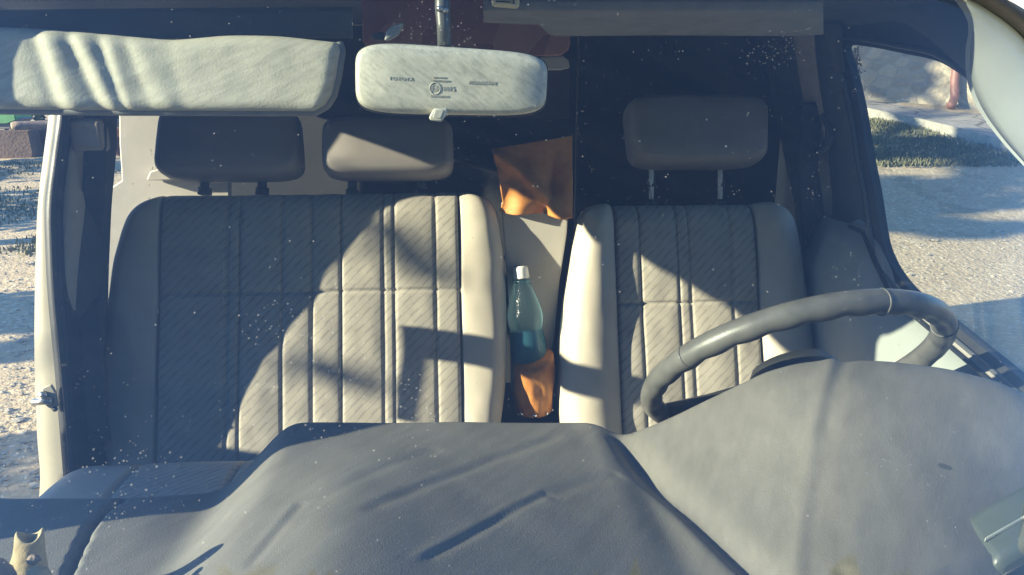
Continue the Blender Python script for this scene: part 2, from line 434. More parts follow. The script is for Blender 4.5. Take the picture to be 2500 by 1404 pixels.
# cream cracked panel beside the passenger headrest
def cracked():
    t = NT('cracked_cream'); o = t.obj()
    n = t.noise(o, 9, 5, .6, 1.0); e = t.vor(t.scale(o, (9, 9, 5)), 1.2, 'DISTANCE_TO_EDGE')
    dd = t.math('ADD', e, t.math('MULTIPLY', t.noise(o, 60, 4), .02))
    cr = t.math('MULTIPLY', t.math('LESS_THAN', dd, .020), t.math('GREATER_THAN', n, .60))
    t.base(t.mix(t.math('MULTIPLY', cr, .75), t.ramp(n, [(.3, c4(.50, .48, .44)), (.7, c4(.60, .57, .53))]), c4(.10, .10, .11)))
    t.rough(.6); t.bump(t.math('ADD', n, t.math('MULTIPLY', cr, -1)), .3, .003); return t.m
M['cracked'] = cracked()
pl = [(292, 230), (290, 275), (291, 350), (297, 441), (275, 455), (262, 480), (261, 540), (256, 620), (250, 720), (330, 760), (560, 700), (560, 455), (560, 230)]
mb = MB(); mb.prism(px_poly(pl, 1.70), (0, .02, 0)); cp = mb.build('side_board', M['cracked'], van, smooth='auto', bevel=.003)
mb = MB(); mb.prism(px_poly([(358, 436), (366, 418), (385, 413), (440, 416), (468, 421), (468, 440), (358, 441)], 1.675), (0, .02, 0)); lid = mb.build('latch_cover', M['cracked'], cp, smooth='auto', bevel=.004)
mb = MB(); mb.tube([PY(463, 431, 1.662), PY(463, 431, 1.67)], .004, 10); mb.build('screw', M['dark_plastic'], lid)

# chipboard sheet above the gap between the seats
bp = [(880, -120), (1392, -120), (1392, 105), (1388, 122), (1372, 134), (1340, 137), (1100, 132), (930, 122), (893, 112), (885, 100)]
mb = MB(); mb.prism(px_poly(bp, 1.30), (0, .012, 0)); cb = mb.build('chipboard_panel', M['chip'], van, smooth='auto', bevel=.002)
mb = MB(); mb.prism(px_poly([(1320, 139), (1374, 136), (1388, 146), (1391, 166), (1370, 171), (1320, 171)], 1.32), (0, .012, 0)); mb.build('edge_strip', M['board'], cb, smooth='auto', bevel=.002)
mb = MB(); mb.prism(px_poly([(1200, 173), (1391, 173), (1391, 290), (1200, 290)], 1.70), (0, .012, 0)); mb.build('lower_sheet', plain('plum_cloth', (.085, .06, .075), .9), cb, smooth='auto', bevel=.002)

# --- B pillar, passenger side (door open: the jamb with its striker shows)
rowY = [70, 270, 380, 500, 600, 700, 800, 900, 1000, 1100, 1170, 1230, 1330]
cL = [125, 121, 106, 91, 88, 85, 84, 84, 88, 92, 102, 92, 88]
cR = [143, 138, 123, 107, 110, 114, 123, 133, 141, 149, 155, 158, 162]
sR = [183, 177, 161, 145, 148, 152, 161, 171, 180, 189, 193, 196, 200]
bR = [198, 198, 203, 205, 192, 182, 179, 180, 195, 210, 213, 215, 220]
dR = [262, 264, 262, 250, 246, 242, 242, 250, 262, 275, 290, 300, 310]
def jy(py): return lerp(1.436, 1.362, (py-300)/650)
def strip(L, R, YL, YR, mat, name, parent, depth=.05, bulge=.0, nu=6, base=None):
    tl = list(zip(rowY, L)); tr = list(zip(rowY, R)); mb = MB()
    def fn(u, v):
        py = lerp(rowY[0], rowY[-1], v); o = base(py) if base else 0
        a = PY(smooth_interp(tl, py, 45), py, YL+o); b = PY(smooth_interp(tr, py, 45), py, YR+o)
        p = a.lerp(b, u); return p+Vector((0, -bulge*math.sin(math.pi*u), 0))
    n = 40; rings = []
    for j in range(n+1):
        fr_ = [fn(i/nu, j/n) for i in range(nu+1)]
        rings.append(fr_+[fr_[-1]+Vector((0, depth, 0)), fr_[0]+Vector((0, depth, 0))])
    mb.loft(rings); return mb.build(name, mat, parent, smooth='auto')
jamb = strip(cL, cR, .012, -.002, M['cream_paint'], 'door_pillar', van, .16, .004, base=jy)
seal = strip(cR, sR, -.010, -.012, M['rubber'], 'door_seal', jamb, .05, .008, base=jy)
mid = [(a+b)*.5 for a, b in zip(cR, sR)]
strip([m-3 for m in mid], [m+1 for m in mid], -.026, -.026, plain('seal_lip', (.06, .065, .07), .35), 'seal_lip', jamb, .01, .004, base=jy)
strip(sR, bR, 0, .020, M['beige_trim'], 'pillar_trim', jamb, .05, .008, base=jy)
strip(bR, dR, .025, .06, M['dark_lining'], 'pillar_lining', jamb, .04, .004, base=jy)
# striker with its plate
sp = PY(118, 968, 1.340)
mb = MB(); mb.prism([sp+Vector((a*.022, 0, b*.026)) for a, b in ((-.55, .1), (-.2, .75), (.5, .95), (.75, .4), (.75, -.7), (.3, -1.05), (-.25, -.55))], (0, -.006, 0)); pl_ = mb.build('striker_plate', M['cream_paint'], jamb, smooth='auto', bevel=.002)
mb = MB(); mb.tube([sp+Vector((-.022, -.012, -.006)), sp+Vector((.012, -.012, -.004))], .0065, 10); mb.tube([sp+Vector((-.004, -.004, .006)), sp+Vector((-.004, -.014, .006))], .008, 10)
mb.build('striker', M['steel'], jamb)
mb = MB(); mb.tube([sp+Vector((.012, -.006, -.022)), sp+Vector((.012, -.009, -.022))], .005, 8); mb.build('screw', M['dark_plastic'], jamb)
# belt hanging on the pillar
def belt(pts, w, name, parent):
    mb = MB(); mb.tube(spline(pts, 6), (w, .002), 8, flat=(1, 0, 0)); return mb.build(name, M['belt'], parent)
belt([PY(236, 240, 1.44), PY(230, 420, 1.425), PY(222, 650, 1.472), PY(224, 860, 1.375), PY(245, 1080, 1.34)], .020, 'seat_belt', jamb)
mb = MB(); mb.box(PY(222, 330, 1.44)-Vector((.030, .02, .03)), PY(222, 330, 1.44)+Vector((.030, .01, .03))); mb.build('belt_guide', M['beige_trim'], jamb, smooth='auto', bevel=.01)

# --- B pillar and door, driver side
rowY = [60, 114, 170, 225, 274, 370, 440, 516, 564, 613, 661, 709, 800, 900]
tL = [1940, 1947, 1956, 1964, 1974, 2000, 2010, 2020, 2023, 2024, 2022, 2020, 2016, 2012]
tR = [1994, 1997, 2003, 2010, 2020, 2034, 2043, 2052, 2054, 2054, 2050, 2047, 2044, 2042]
fL = [2054, 2057, 2064, 2071, 2084, 2100, 2109, 2117, 2121, 2132, 2151, 2195, 2280, 2300]
iL = [1880, 1885, 1892, 1900, 1910, 1930, 1945, 1960, 1965, 1968, 1968, 1968, 1968, 1968]
pil = strip(tL, tR, 1.60, 1.555, M['beige_trim'], 'door_pillar', van, .05, .010)
strip(tR, fL, 1.545, 1.50, M['dark_plastic'], 'door_seal', pil, .04, .008)
strip(iL, tL, 1.66, 1.61, M['dark_lining'], 'pillar_lining', pil, .04, .006)
belt([PY(1985, 250, 1.575), PY(1972, 420, 1.56), PY(1985, 620, 1.55), PY(2000, 800, 1.52)], .022, 'seat_belt', pil)
g = PY(1992, 335, 1.565); mb = MB(); mb.tube(spline([g+Vector((.012, 0, .045)), g+Vector((.018, -.02, .02)), g+Vector((.016, -.022, -.015)), g+Vector((0, -.012, -.035))], 6), (.011, .009), 10); mb.build('belt_guide', M['dark_plastic'], pil)

DX = .80
op = [(2066, 122), (2074, 110), (2110, 112), (2160, 120), (2212, 131), (2284, 146), (2330, 168), (2380, 206), (2440, 270), (2520, 380), (2640, 540), (2800, 760), (2870, 900), (2830, 1000), (2700, 1010), (2560, 968), (2500, 925), (2420, 860), (2340, 796), (2280, 748), (2229, 709), (2190, 661), (2166, 613), (2154, 564), (2139, 467), (2120, 370), (2105, 274), (2083, 177)]
opw = [PX(x, y, DX) for x, y in op]
opw = spline(opw, 3, closed=True)
cen = sum(opw, Vector())/len(opw)
def off_ring(ps, d):
    out = []; n = len(ps)
    for i in range(n):
        t = (ps[(i+2) % n]-ps[(i-2) % n]).normalized(); nrm = Vector((0, -t.z, t.y))
        if nrm.dot(ps[i]-cen) < 0: nrm = -nrm
        out.append(ps[i]+nrm*(d+(.055*max(0, nrm.z)**2 if d > .03 else 0)))
    return out
door = None
outer = off_ring(opw, .034)
rings = []
n = len(opw)
for i in range(n):
    a, b = opw[i], outer[i]
    rings.append([a+Vector((.012, 0, 0)), a+Vector((-.004, 0, 0)), a.lerp(b, .35)+Vector((-.012, 0, 0)), b+Vector((-.010, 0, 0)), b+Vector((.012, 0, 0))])
mb = MB(); mb.loft(rings, closed=True)
# door: lower panel is the part that carries frame, glass and trim
beltz = [(p.y, p.z) for p in opw if p.z < -.2]; beltz.sort()
def belt_z(Y): return smooth_interp(beltz, Y, .03)-.03
dpan = MB()
def dfn(u, v):
    Y = lerp(.62, 1.56, u); zt = belt_z(Y); z = lerp(zt, -1.2, v)
    return (DX+.012-.045*sstep(0, .12, v)+.02*sstep(.3, .5, v), Y, z)
dpan.grid(dfn, 40, 20)
door = dpan.build('driver_door', M['pale_trim'], van, solid=.03)
mb.build('window_frame', M['dark_plastic'], door, smooth='auto')
lip = MB(); ln = off_ring(opw, .012)
lip.tube([p+Vector((-.016, 0, 0)) for p in ln], (.0035, .0035), 8, closed=True); lip.build('window_seal', plain('seal_grey', (.10, .105, .11), .35), door)
mb = MB(); mb.add([p+Vector((.006, 0, 0)) for p in opw], [tuple(range(len(opw)))]); mb.build('window_glass', M['pane'], door, smooth=False, solid=.004)
mb = MB(); mb.tube([(DX-.01, Y, belt_z(Y)+.012) for Y in [.7+.05*k for k in range(15)]], (.010, .006), 8); mb.build('window_sill', M['beige_trim'], door)
mb = MB(); mb.tube([(DX-.022, Y, belt_z(Y)+.006) for Y in [.7+.05*k for k in range(15)]], (.004, .004), 8); mb.build('sill_strip', M['rubber'], door)
mb = MB(); mb.grid(lambda u, v: (DX+.03, lerp(.60, 1.60, u), lerp(belt_z(lerp(.60, 1.6, u))-.02, -1.25, v)), 20, 10); mb.build('door_skin', M['cream_paint'], door, solid=.01)

# --- open passenger door, swung forwards and out of the frame
H = Vector((-.845, .60, 0)); ang = math.radians(62); ax = Vector((-math.sin(ang), math.cos(ang), 0)); nd = Vector((ax.y, -ax.x, 0))
mb = MB(); mb.prism([H+ax*u+Vector((0, 0, z)) for u, z in ((.02, -1.2), (.95, -1.2), (.98, -.8), (.98, -.28), (.55, -.28), (.30, -.40), (.02, -.44))], nd*.05)
pdoor = mb.build('passenger_door', M['cream_paint'], van, smooth='auto', bevel=.012)
mb = MB(); mb.tube([H+ax*u+nd*.025+Vector((0, 0, z)) for u, z in ((.04, -.43), (.30, -.392), (.55, -.272), (.975, -.272))], (.012, .018), 8); mb.build('window_sill', M['rubber'], pdoor)
# unseen bent bar added on the passenger side to cast the shadow across the seats
def to_x(p, X): return p-SUN*((p.x-X)/SUN.x)
SB, ST_ = Vector((0, 1.38, -.68)), Vector((0, 1.56, -.18))
SUPV = (ST_-SB).normalized(); SN = Vector((0, -SUPV.z, SUPV.y))         # seat back plane: up and towards the camera
def PS(px, py, lift=0.): return PN(px, py, SB+SN*lift, SN)
arm = [to_x(PS(1012, 838), -1.0), to_x(PS(1120, 850), -.985), to_x(PS(1240, 872), -.97), to_x(PS(1420, 925), -.93), to_x(PS(1600, 965), -.88)]
mb = MB(); mb.tube(spline([to_x(PS(1034, 806), -1.0), to_x(PS(1030, 900), -1.0), to_x(PS(1022, 1030), -1.0)], 6), (.012, .010), 12, flat=(1, 0, 0)); sbar = mb.build('shade_bar', M['dark_plastic'], van)
mb = MB(); mb.tube(spline(arm, 6), (.008, .031), 12, flat=(1, 0, 0)); mb.build('shade_bar_arm', M['dark_plastic'], sbar)
# --- seats
def seat(name, rows, seams, hseams, lb, rb, bulge=.03, tilt=0.):
    """rows: (py, left px, right px) outline on the seat back plane; seams: px of the stitched channels; lb/rb px of bolster seams"""
    prow = [(PS(1250, py).z, PS(L, py).x, PS(R, py).x) for py, L, R in rows]
    zt, zb_ = prow[0][0], prow[-1][0]
    tl = sorted((z, x) for z, x, _ in prow); tr = sorted((z, x) for z, _, x in prow)
    def xl(z): return smooth_interp(tl, z, .012)
    def xr(z): return smooth_interp(tr, z, .012)
    pm = 745
    sx = [PS(s, pm).x for s in seams]; hz = [PS(1250, h).z for h in hseams]
    lx, rx = PS(lb, pm).x, PS(rb, pm).x
    def groove(x, ss, w): return sum(math.exp(-((x-s)/w)**2) for s in ss)
    def puff(x, ss):
        for a, b in zip(ss, ss[1:]):
            if a <= x <= b:
                f = (x-a)/(b-a); return (max(0, 4*f*(1-f)))**.55*min(1, (b-a)/.05)
        return 0.
    def h(x, z):
        L, R = xl(z), xr(z); d = min(x-L, R-x); dz = zt-z
        e = 0.
        r = .035
        if d < r: e -= r*(1-math.sqrt(max(0, 1-(1-max(d, 0)/r)**2)))
        r2 = .05
        if dz < r2: e -= .8*r2*(1-math.sqrt(max(0, 1-(1-max(dz, 0)/r2)**2)))
        q = .0035*puff(x, [lx]+sx+[rx])-.0034*groove(x, sx, .0022)-.006*groove(x, [lx, rx], .0026)
        if lx < x < rx and hz:
            zz = sorted([zb_-.02]+hz+[zt+.02]); f = 0
            for a, b in zip(zz, zz[1:]):
                if a <= z <= b: g = (z-a)/(b-a); f = (max(0, 4*g*(1-g)))**.5
            q += .004*f-.005*groove(z, hz, .0026)
        # side bolsters stand proud
        for s0, s1, sg in ((L, lx, 1), (R, rx, -1)):
            t = (x-s0)/(s1-s0)
            if 0 <= t <= 1: q += bulge*math.sin(math.pi*clamp(t))**.7
        wr = .0035*noise.noise(Vector((x*9, z*7, 3.1)))+.0015*noise.noise(Vector((x*30, z*22, 1.7)))
        return e+q+wr
    def P(x, z):
        t = (z-SB.z)/SUPV.z; base = Vector((x, SB.y+SUPV.y*t, z)); return base+SN*h(x, z)
    def make(x0f, x1f, nu, nv):
        mb = MB()
        zs = lambda v: zt+(zb_-zt)*(v**1.25)
        mb.grid(lambda u, v: P(lerp(x0f(zs(v)), x1f(zs(v)), u), zs(v)), nu, nv,
                uvf=lambda u, v: (lerp(x0f(zs(v)), x1f(zs(v)), u), zs(v)))
        return mb
    nW = int((rx-lx)/.0032)
    cmid = make(lambda z: max(lx, xl(z)), lambda z: min(rx, xr(z)), nW, 190)
    s = cmid.build(name, M['fabric'], van)
    for a, b in ((xl, lambda z: max(lx, xl(z)+.001)), (lambda z: min(rx, xr(z)-.001), xr)):
        make(a, b, 30, 120).build('bolster', M['seat_vinyl'], s)
    # shell behind
    mb = MB(); rings = []
    for k in range(41):
        z = lerp(zt, zb_, (k/40)**1.3); L, R = xl(z), xr(z); t = (z-SB.z)/SUPV.z; y = SB.y+SUPV.y*t
        hl = h(L, z); p = lambda x, dd: Vector((x, y, z))-SN*dd
        rings.append([p(L, .055), p(L+.006, .10), p(L+.03, .13), p(R-.03, .13), p(R-.006, .10), p(R, .055), p(R-.05, .04), p(L+.05, .04)])
    mb.loft(rings); mb.build('seat_shell', M['seat_vinyl'], s)
    return s, P
def headrest(px0, py0, px1, py1, lift, parent, mat, posts=(), taper=.04, depth=.045, name='headrest'):
    c = PS((px0+px1)/2, (py0+py1)/2, lift); w = (PS(px1, (py0+py1)/2, lift).x-PS(px0, (py0+py1)/2, lift).x)/2
    hh = (PS(px0, py0, lift)-PS(px0, py1, lift)).length/2
    mb = MB(); N = 48; rings = []
    prof = [(-1, .05), (-1, .4), (-.97, .70), (-.86, .86), (-.6, .96), (-.2, 1.0), (.5, 1.0), (.9, .94), (1, .8), (1, .05)]
    for dpt, s_ in prof:
        ring = []
        for k in range(N):
            th = 2*math.pi*k/N; ca, sa = math.cos(th), math.sin(th)
            X = math.copysign(abs(ca)**.34, ca); Z = math.copysign(abs(sa)**.34, sa)
            wX = w*(1-taper*(Z)); 
            f = lambda m, s_=s_: max(0, m-(1-s_)*.055/1) if s_ > .5 else m*s_
            ring.append(c+Vector((X*f(wX), 0, 0))+SUPV*(Z*f(hh))+SN*(-dpt*depth))
        rings.append(ring)
    mb.loft(rings); o = mb.build(name, mat, parent)
    for (px, pa, pb) in posts:
        mb = MB(); mb.tube([PS(px, pa-25, lift-.030), PS(px, pb, lift-.040)], .0055, 10); mb.build('headrest_post', M['post'], parent)
        mb = MB(); q = PS(px, pb+4, lift-.05); mb.tube([q, q-SUPV*.014], (.015, .012), 12); mb.build('post_collar', M['dark_plastic'], parent)
        q = PS(px, pa, lift-.04); mb = MB(); mb.tube([q, q-SUPV*.03], (.010, .009), 10); mb.build('post_sleeve', M['dark_plastic'], parent)
    return o
bench, PB = seat('passenger_seat',
    [(462, 400, 1140), (464, 370, 1172), (470, 345, 1190), (482, 325, 1203), (505, 302, 1214), (540, 286, 1222), (620, 262, 1232), (700, 252, 1238), (850, 236, 1240), (950, 237, 1236), (1030, 241, 1226), (1110, 250, 1215), (1180, 262, 1205)],
    [555, 585, 690, 762, 834, 937, 964, 1065], [704], 388, 1124, bulge=.012)
headrest(392, 262, 738, 438, .0, bench, M['head_vinyl'], [(500, 430, 455), (640, 430, 455)])
headrest(790, 292, 1108, 436, .015, bench, M['head_vinyl'], [(860, 430, 460), (1030, 430, 460)], taper=.0)
driver, PD = seat('driver_seat',
    [(498, 1452, 1900), (500, 1436, 1915), (506, 1426, 1928), (525, 1417, 1942), (560, 1409, 1954), (620, 1400, 1966), (720, 1384, 1980), (830, 1371, 1993), (930, 1368, 2002), (1030, 1372, 2008), (1120, 1380, 2010)],
    [1567, 1660, 1688, 1790], [748], 1508, 1853, bulge=.034)
headrest(1532, 238, 1866, 408, .0, driver, M['head_vinyl'], [(1590, 425, 486), (1758, 425, 486)], taper=-.03)
# seat cushions
def cushion(x0, x1, name, parent, seams):
    mb = MB()
    def fn(u, v):
        x = lerp(x0, x1, u); Y = lerp(1.43, .98, v)
        e = min(x-x0, x1-x); r = .07
        z = -.705+.045*sstep(0, .35, v)+.02*math.sin(math.pi*v)
        if e < r: z -= r*(1-math.sqrt(max(0, 1-(1-e/r)**2)))
        z -= .010*sum(math.exp(-((x-s)/.004)**2) for s in seams)
        f = v; 
        if f > .93: z -= .05*((f-.93)/.07)**2
        z += .004*noise.noise(Vector((x*7, Y*7, 0)))
        return (x, Y, z)
    mb.grid(fn, 160, 60, uvf=lambda u, v: (lerp(x0, x1, u), lerp(1.43, .98, v)))
    o = mb.build(name, M['fabric'], parent); o.data.materials.append(M['seat_vinyl'])
    for p in o.data.polygons:
        if p.center.x < seams[0] or p.center.x > x1-.09: p.material_index = 1
    mb = MB(); mb.box((x0+.04, 1.0, -.95), (x1-.04, 1.40, -.76)); mb.build('seat_base', M['dark_lining'], parent, smooth='auto', bevel=.02)
    return o
cushion(-.74, .10, 'cushion', bench, [-.585, -.40, -.25, -.1])
cushion(.22, .76, 'cushion', driver, [.33, .45, .55, .66])
for x0, x1, par in ((-.735, -.59, bench),):
    pass

# --- dashboard: one padded sheet with hoods, furrows and creases
prof_px = [(-300, 1203, .80), (0, 1203, .80), (200, 1203, .80), (290, 1203, .80), (420, 1196, .81), (540, 1186, .83), (585, 1155, .85), (640, 1095, .88), (690, 1040, .90), (722, 1020, .905), (770, 1019, .905), (1100, 1018, .905), (1400, 1019, .905), (1445, 1020, .90), (1485, 1040, .885), (1515, 1056, .87), (1560, 1040, .855), (1650, 1000, .84), (1750, 950, .825), (1860, 900, .80), (1930, 882, .79), (2000, 875, .78), (2150, 877, .76), (2300, 895, .735), (2420, 925, .71), (2500, 962, .70), (2650, 1060, .68), (2800, 1180, .66), (2950, 1280, .65)]
PR = [(PY(px, py, Y), Y) for px, py, Y in prof_px]
tz = [(p.x, p.z) for p, _ in PR]; tY = [(p.x, Y) for p, Y in PR]
XA, XB = -.80, .79
def zr(x): return smooth_interp(tz, x, .010)
def yr(x): return smooth_interp(tY, x, .02)
def on_dash(px, py, zz=-.39): p = PZ(px, py, zz); return Vector((p.x, p.y))
def seg_d(p, poly):
    best = 9; par = 0
    tot = len(poly)-1
    for i, (a, b) in enumerate(zip(poly, poly[1:])):
        ab = b-a; t = clamp((p-a).dot(ab)/ab.length_squared); d = (p-a-ab*t); s = ab.x*d.y-ab.y*d.x
        if d.length < abs(best): best = math.copysign(d.length, s); par = (i+t)/tot
    return best, par
gap = [on_dash(x, y, -.42) for x, y in ((296, 1190), (255, 1218), (215, 1258), (185, 1310), (150, 1380), (138, 1410), (120, 1480))]
creases = [([on_dash(*p) for p in ((1020, 1420), (1150, 1320), (1260, 1235), (1345, 1180))], .0050, .0019, 1),
           ([on_dash(*p) for p in ((1330, 1195), (1420, 1155), (1520, 1120))], .010, .0015, 0),
           ([on_dash(*p) for p in ((880, 1290), (1050, 1190), (1220, 1100), (1380, 1035))], .008, .0016, 0),
           ([on_dash(*p) for p in ((600, 1390), (690, 1290), (745, 1232))], .006, .0016, 1),
           ([on_dash(*p) for p in ((700, 1290), (900, 1170), (1080, 1080))], .010, .0010, 0),
           ([on_dash(*p, -.34) for p in ((2090, 900), (2020, 990), (1980, 1090), (1960, 1200), (1945, 1420))], .008, -.0028, 0),
           ([on_dash(*p, -.34) for p in ((2120, 905), (2045, 1000), (2000, 1100))], .009, .0015, 0),
           ([on_dash(*p, -.36) for p in ((2068, 1318), (2072, 1420))], .006, .003, 0)]
valley = [on_dash(x, y, z) for x, y, z in ((1515, 1056, -.40), (1600, 1150, -.40), (1740, 1280, -.40), (1890, 1390, -.39), (1960, 1440, -.38))]
FRONT = [(-.85, -.455), (-.37, -.445), (-.27, -.425), (-.20, -.398), (-.118, -.362), (-.07, -.364), (.08, -.392), (.225, -.420), (.26, -.416), (.33, -.388), (.41, -.374), (.50, -.376), (.62, -.392), (.85, -.44)]
def y_end(x): return ws_y(x, interp(FRONT, x))+.022
def dash_z(x, Y):
    Yr = yr(x); b = clamp((Yr-Y)/(Yr-y_end(x)))
    # further forwards the shoulders of the middle hump close in and the hoods flatten
    xe = x
    base = zr(xe); front = smooth_interp(FRONT, x, .022)
    k = sstep(-.15, 1.1, b)*.95+.05*b-.05*sstep(0, .2, 1-b) if 0 else sstep(0, 1.05, b)
    z = lerp(base, front, k)
    z += .010*math.sin(math.pi*clamp(b))*sstep(.25, .45, x)
    p = Vector((x, Y))
    d, t = seg_d(p, valley); z -= .014*math.exp(-(d/.012)**2)*sstep(0, .25, b)
    d, t = seg_d(p, gap)
    z -= .016*math.exp(-(d/.0042)**4)
    z -= .006*sstep(.0, .03, d if gap[0].x else 0)*0
    if d < 0: pass
    for poly, w, amp, asym in creases:
        d, t = seg_d(p, poly)
        if abs(d) < w*4:
            fade = sstep(0, .08, t)*(1-sstep(.92, 1, t)) if t not in (0, 1) else 0.
            z -= amp*fade*(math.exp(-(d/w)**2)-.45*math.exp(-((d-1.7*w)/w)**2)*(1 if asym else .4))
    z += .0016*noise.noise(Vector((x*6, Y*9, 2)))+.0007*noise.noise(Vector((x*18+Y*14, Y*10-x*6, 5)))
    if b < .05: z -= .010*((.05-b)/.05)**2
    return z
mb = MB()
NU, NV = 420, 170
def dfn2(u, v):
    x = lerp(XA, XB, u); Yr = yr(x)
    if v < .04:
        k = (.04-v)/.04; return (x, Yr+.004*math.sin(k*math.pi/2)-.01*k, dash_z(x, Yr)-.28*k*k-.01*k)
    Ye = y_end(x)
    if v > .93:
        k = (v-.93)/.07; zz = lerp(dash_z(x, Ye), -.475, k); return (x, max(ws_y(x, zz)+.012, Ye-.09*k), zz)
    Y = lerp(Yr, Ye, (v-.04)/.89); return (x, Y, dash_z(x, Y))
mb.grid(dfn2, NU, NV)
def dash_hit(px, py):
    d = ray(px, py); Y = .99
    best = None
    for k in range(600):
        Y = .44+.0008*k; p = d*(Y/d.y)
        if Y > ws_y(p.x, p.z)+.022 and p.z <= dash_z(p.x, Y): return p
    return d*(.6/d.y)
dash = mb.build('dashboard', M['dash'], van)
# --- steering wheel
topP = PY(1985, 735, .82); RW = .222
roll = math.radians(-6.5)
ex = Vector((math.cos(roll), 0, -math.sin(roll))); ed = Vector((0, math.cos(math.radians(44)), -math.sin(math.radians(44))))
ed = (ed-ex*ed.dot(ex)).normalized(); en = ex.cross(ed)
WC = topP+ed*RW+Vector((.044, 0, .003))
mb = MB(); NR, NT_ = 160, 16; rings = []
for k in range(NR):
    a = 2*math.pi*k/NR; rad = ex*math.sin(a)-ed*math.cos(a)
    sc = .0018*abs(math.sin(a*17)) 
    ring = []
    for j in range(NT_):
        b = 2*math.pi*j/NT_; r_ = .0160
        under = max(0, -math.cos(b-.9))
        r_ += -.003*under*(1-abs(math.sin(a*14)))
        ring.append(WC+rad*(RW-.0175+r_*math.cos(b))+en*(r_*math.sin(b)*1.05))
    rings.append(ring)
mb.loft(rings, closed=True)
wl = NT('wheel_leather'); o_ = wl.obj(); wl.base(wl.ramp(wl.noise(o_, 40, 5), [(.3, c4(.10, .098, .093)), (.7, c4(.16, .155, .145))])); wl.rough(.38); wl.spec(.55); wl.bump(wl.noise(o_, 500, 4), .2, .001)
sw = mb.build('steering_wheel', wl.m, van)
mb = MB(); rings = []
hub = WC-en*.035 if en.y > 0 else WC+en*.035
ea = en if en.y < 0 else -en                      # towards the engine side
for d, r in ((-.03, .02), (-.03, .055), (-.01, .068), (.02, .065), (.05, .04), (.30, .03), (.30, .001)):
    rings.append([WC+ea*(d+.02)+(ex*math.cos(t*math.pi/12)+ed*math.sin(t*math.pi/12))*r for t in range(24)])
mb.loft(rings); mb.build('hub', M['dark_plastic'], sw)
for a in (math.radians(122), math.radians(238), math.radians(180)):
    rad = ex*math.sin(a)-ed*math.cos(a)
    mb = MB(); mb.tube([WC+rad*.05+ea*.02, WC+rad*.13+ea*.012, WC+rad*(RW-.015)], lambda t: (.024-.008*t, .009), 10, flat=tuple(en)); mb.build('spoke', M['dark_plastic'], sw)
for a in (-58, 14, 62):
    mb = MB()
    a = math.radians(a); rad = ex*math.sin(a)-ed*math.cos(a); tv = ex*math.cos(a)+ed*math.sin(a)
    c = WC+rad*(RW-.0175)
    mb.tube([c+(rad*math.cos(t*math.pi/10)+en*math.sin(t*math.pi/10))*.0163 for t in range(20)], .0013, 6, closed=True)
    mb.build('stitching', wl.m, sw)

# --- interior mirror
MY = .865
def mirror_pts(cx, cy, w, h, Y, rot, e, n=64, sx=1.0):
    c = PY(cx, cy, Y); s = (PY(cx+1, cy, Y)-PY(cx, cy, Y)).length
    out = []
    for k in range(n):
        th = 2*math.pi*k/n; ca, sa = math.cos(th), math.sin(th)
        X = math.copysign(abs(ca)**e, ca)*w*s; Z = math.copysign(abs(sa)**e, sa)*h*s
        Z *= 1-.06*(X/(w*s))       # the right end is a little taller
        out.append(c+Vector((X*math.cos(rot)+Z*math.sin(rot), 0, -X*math.sin(rot)+Z*math.cos(rot))))
    return out
rot = math.radians(2.2)
mb = MB(); rings = []
for dy, s, sh in ((-.026, .30, 0), (-.0262, .60, 0), (-.0255, .80, 0), (-.023, .91, 0), (-.017, .965, 0), (-.008, .99, 0), (.004, 1.0, 0), (.008, 1.0, 0)):
    ins_ = 82*(1-s) if s > .5 else None
    w, h = (232-82*(1-s), 80-82*(1-s)) if s >= .8 else (232*s*.97, 80*s*.93)
    rings.append([p+Vector((0, dy, 0)) for p in mirror_pts(1104, 199, w, h, MY, rot, .40)])
mb.loft(rings)
# recess for the stem
mir = mb.build('rear_view_mirror', M['mirror'], van)
mb = MB(); rings = [[p+Vector((0, dy, 0)) for p in mirror_pts(1105, 200, 233+g, 81+g, MY, rot, .40)] for dy, g in ((.003, -1), (.004, 3), (.011, 3), (.014, -3))]
mb.loft(rings); mb.build('mirror_rim', M['dark_plastic'], mir)
mb = MB(); mb.add([p+Vector((0, .0155, 0)) for p in mirror_pts(1105, 200, 226, 75, MY, rot, .40)], [tuple(range(64))]); mb.build('mirror_glass', M['chrome'], mir, smooth=False)
st = [PY(1080, -60, .865), PY(1080, 20, MY-.004), PY(1083, 60, MY-.006), PY(1085, 112, MY-.008)]
mb = MB(); mb.tube(st, lambda t: (.0078, .0074) if t > .4 else (.0082, .0082), 14); stem = mb.build('mirror_stem', plain('stem_plastic', (.10, .105, .10), .35), mir)
mb = MB(); mb.tube([PY(1085, 108, MY-.008), PY(1086, 132, MY-.012)], .0032, 10); mb.build('ball_joint', M['steel'], mir)
for x_, y_, r_ in ((1074, 22, .004), (1088, 26, .003)):
    mb = MB(); mb.tube([PY(x_, y_+4, MY-.014), PY(x_, y_-4, MY-.013)], r_, 8); mb.build('screw', M['steel'], mir)
tb = [(1060, 264), (1093, 265), (1091, 280), (1078, 297), (1050, 293), (1048, 285)]
mb = MB(); mb.prism([PY(x, y, MY-.022) for x, y in tb], (0, -.012, 0)); tabo = mb.build('dimming_tab', M['mirror'], mir, smooth='auto', bevel=.0025)
mb = MB(); mb.prism([PY(x, y, MY-.0335) for x, y in ((1063, 268), (1084, 269), (1075, 290), (1056, 287))], (0, -.0012, 0)); mb.build('tab_pad', M['mirror'], mir, smooth='auto', bevel=.0006)
M['embossed'] = plain('embossed_plastic', (.60, .59, .51), .4, .05, 30, 0)
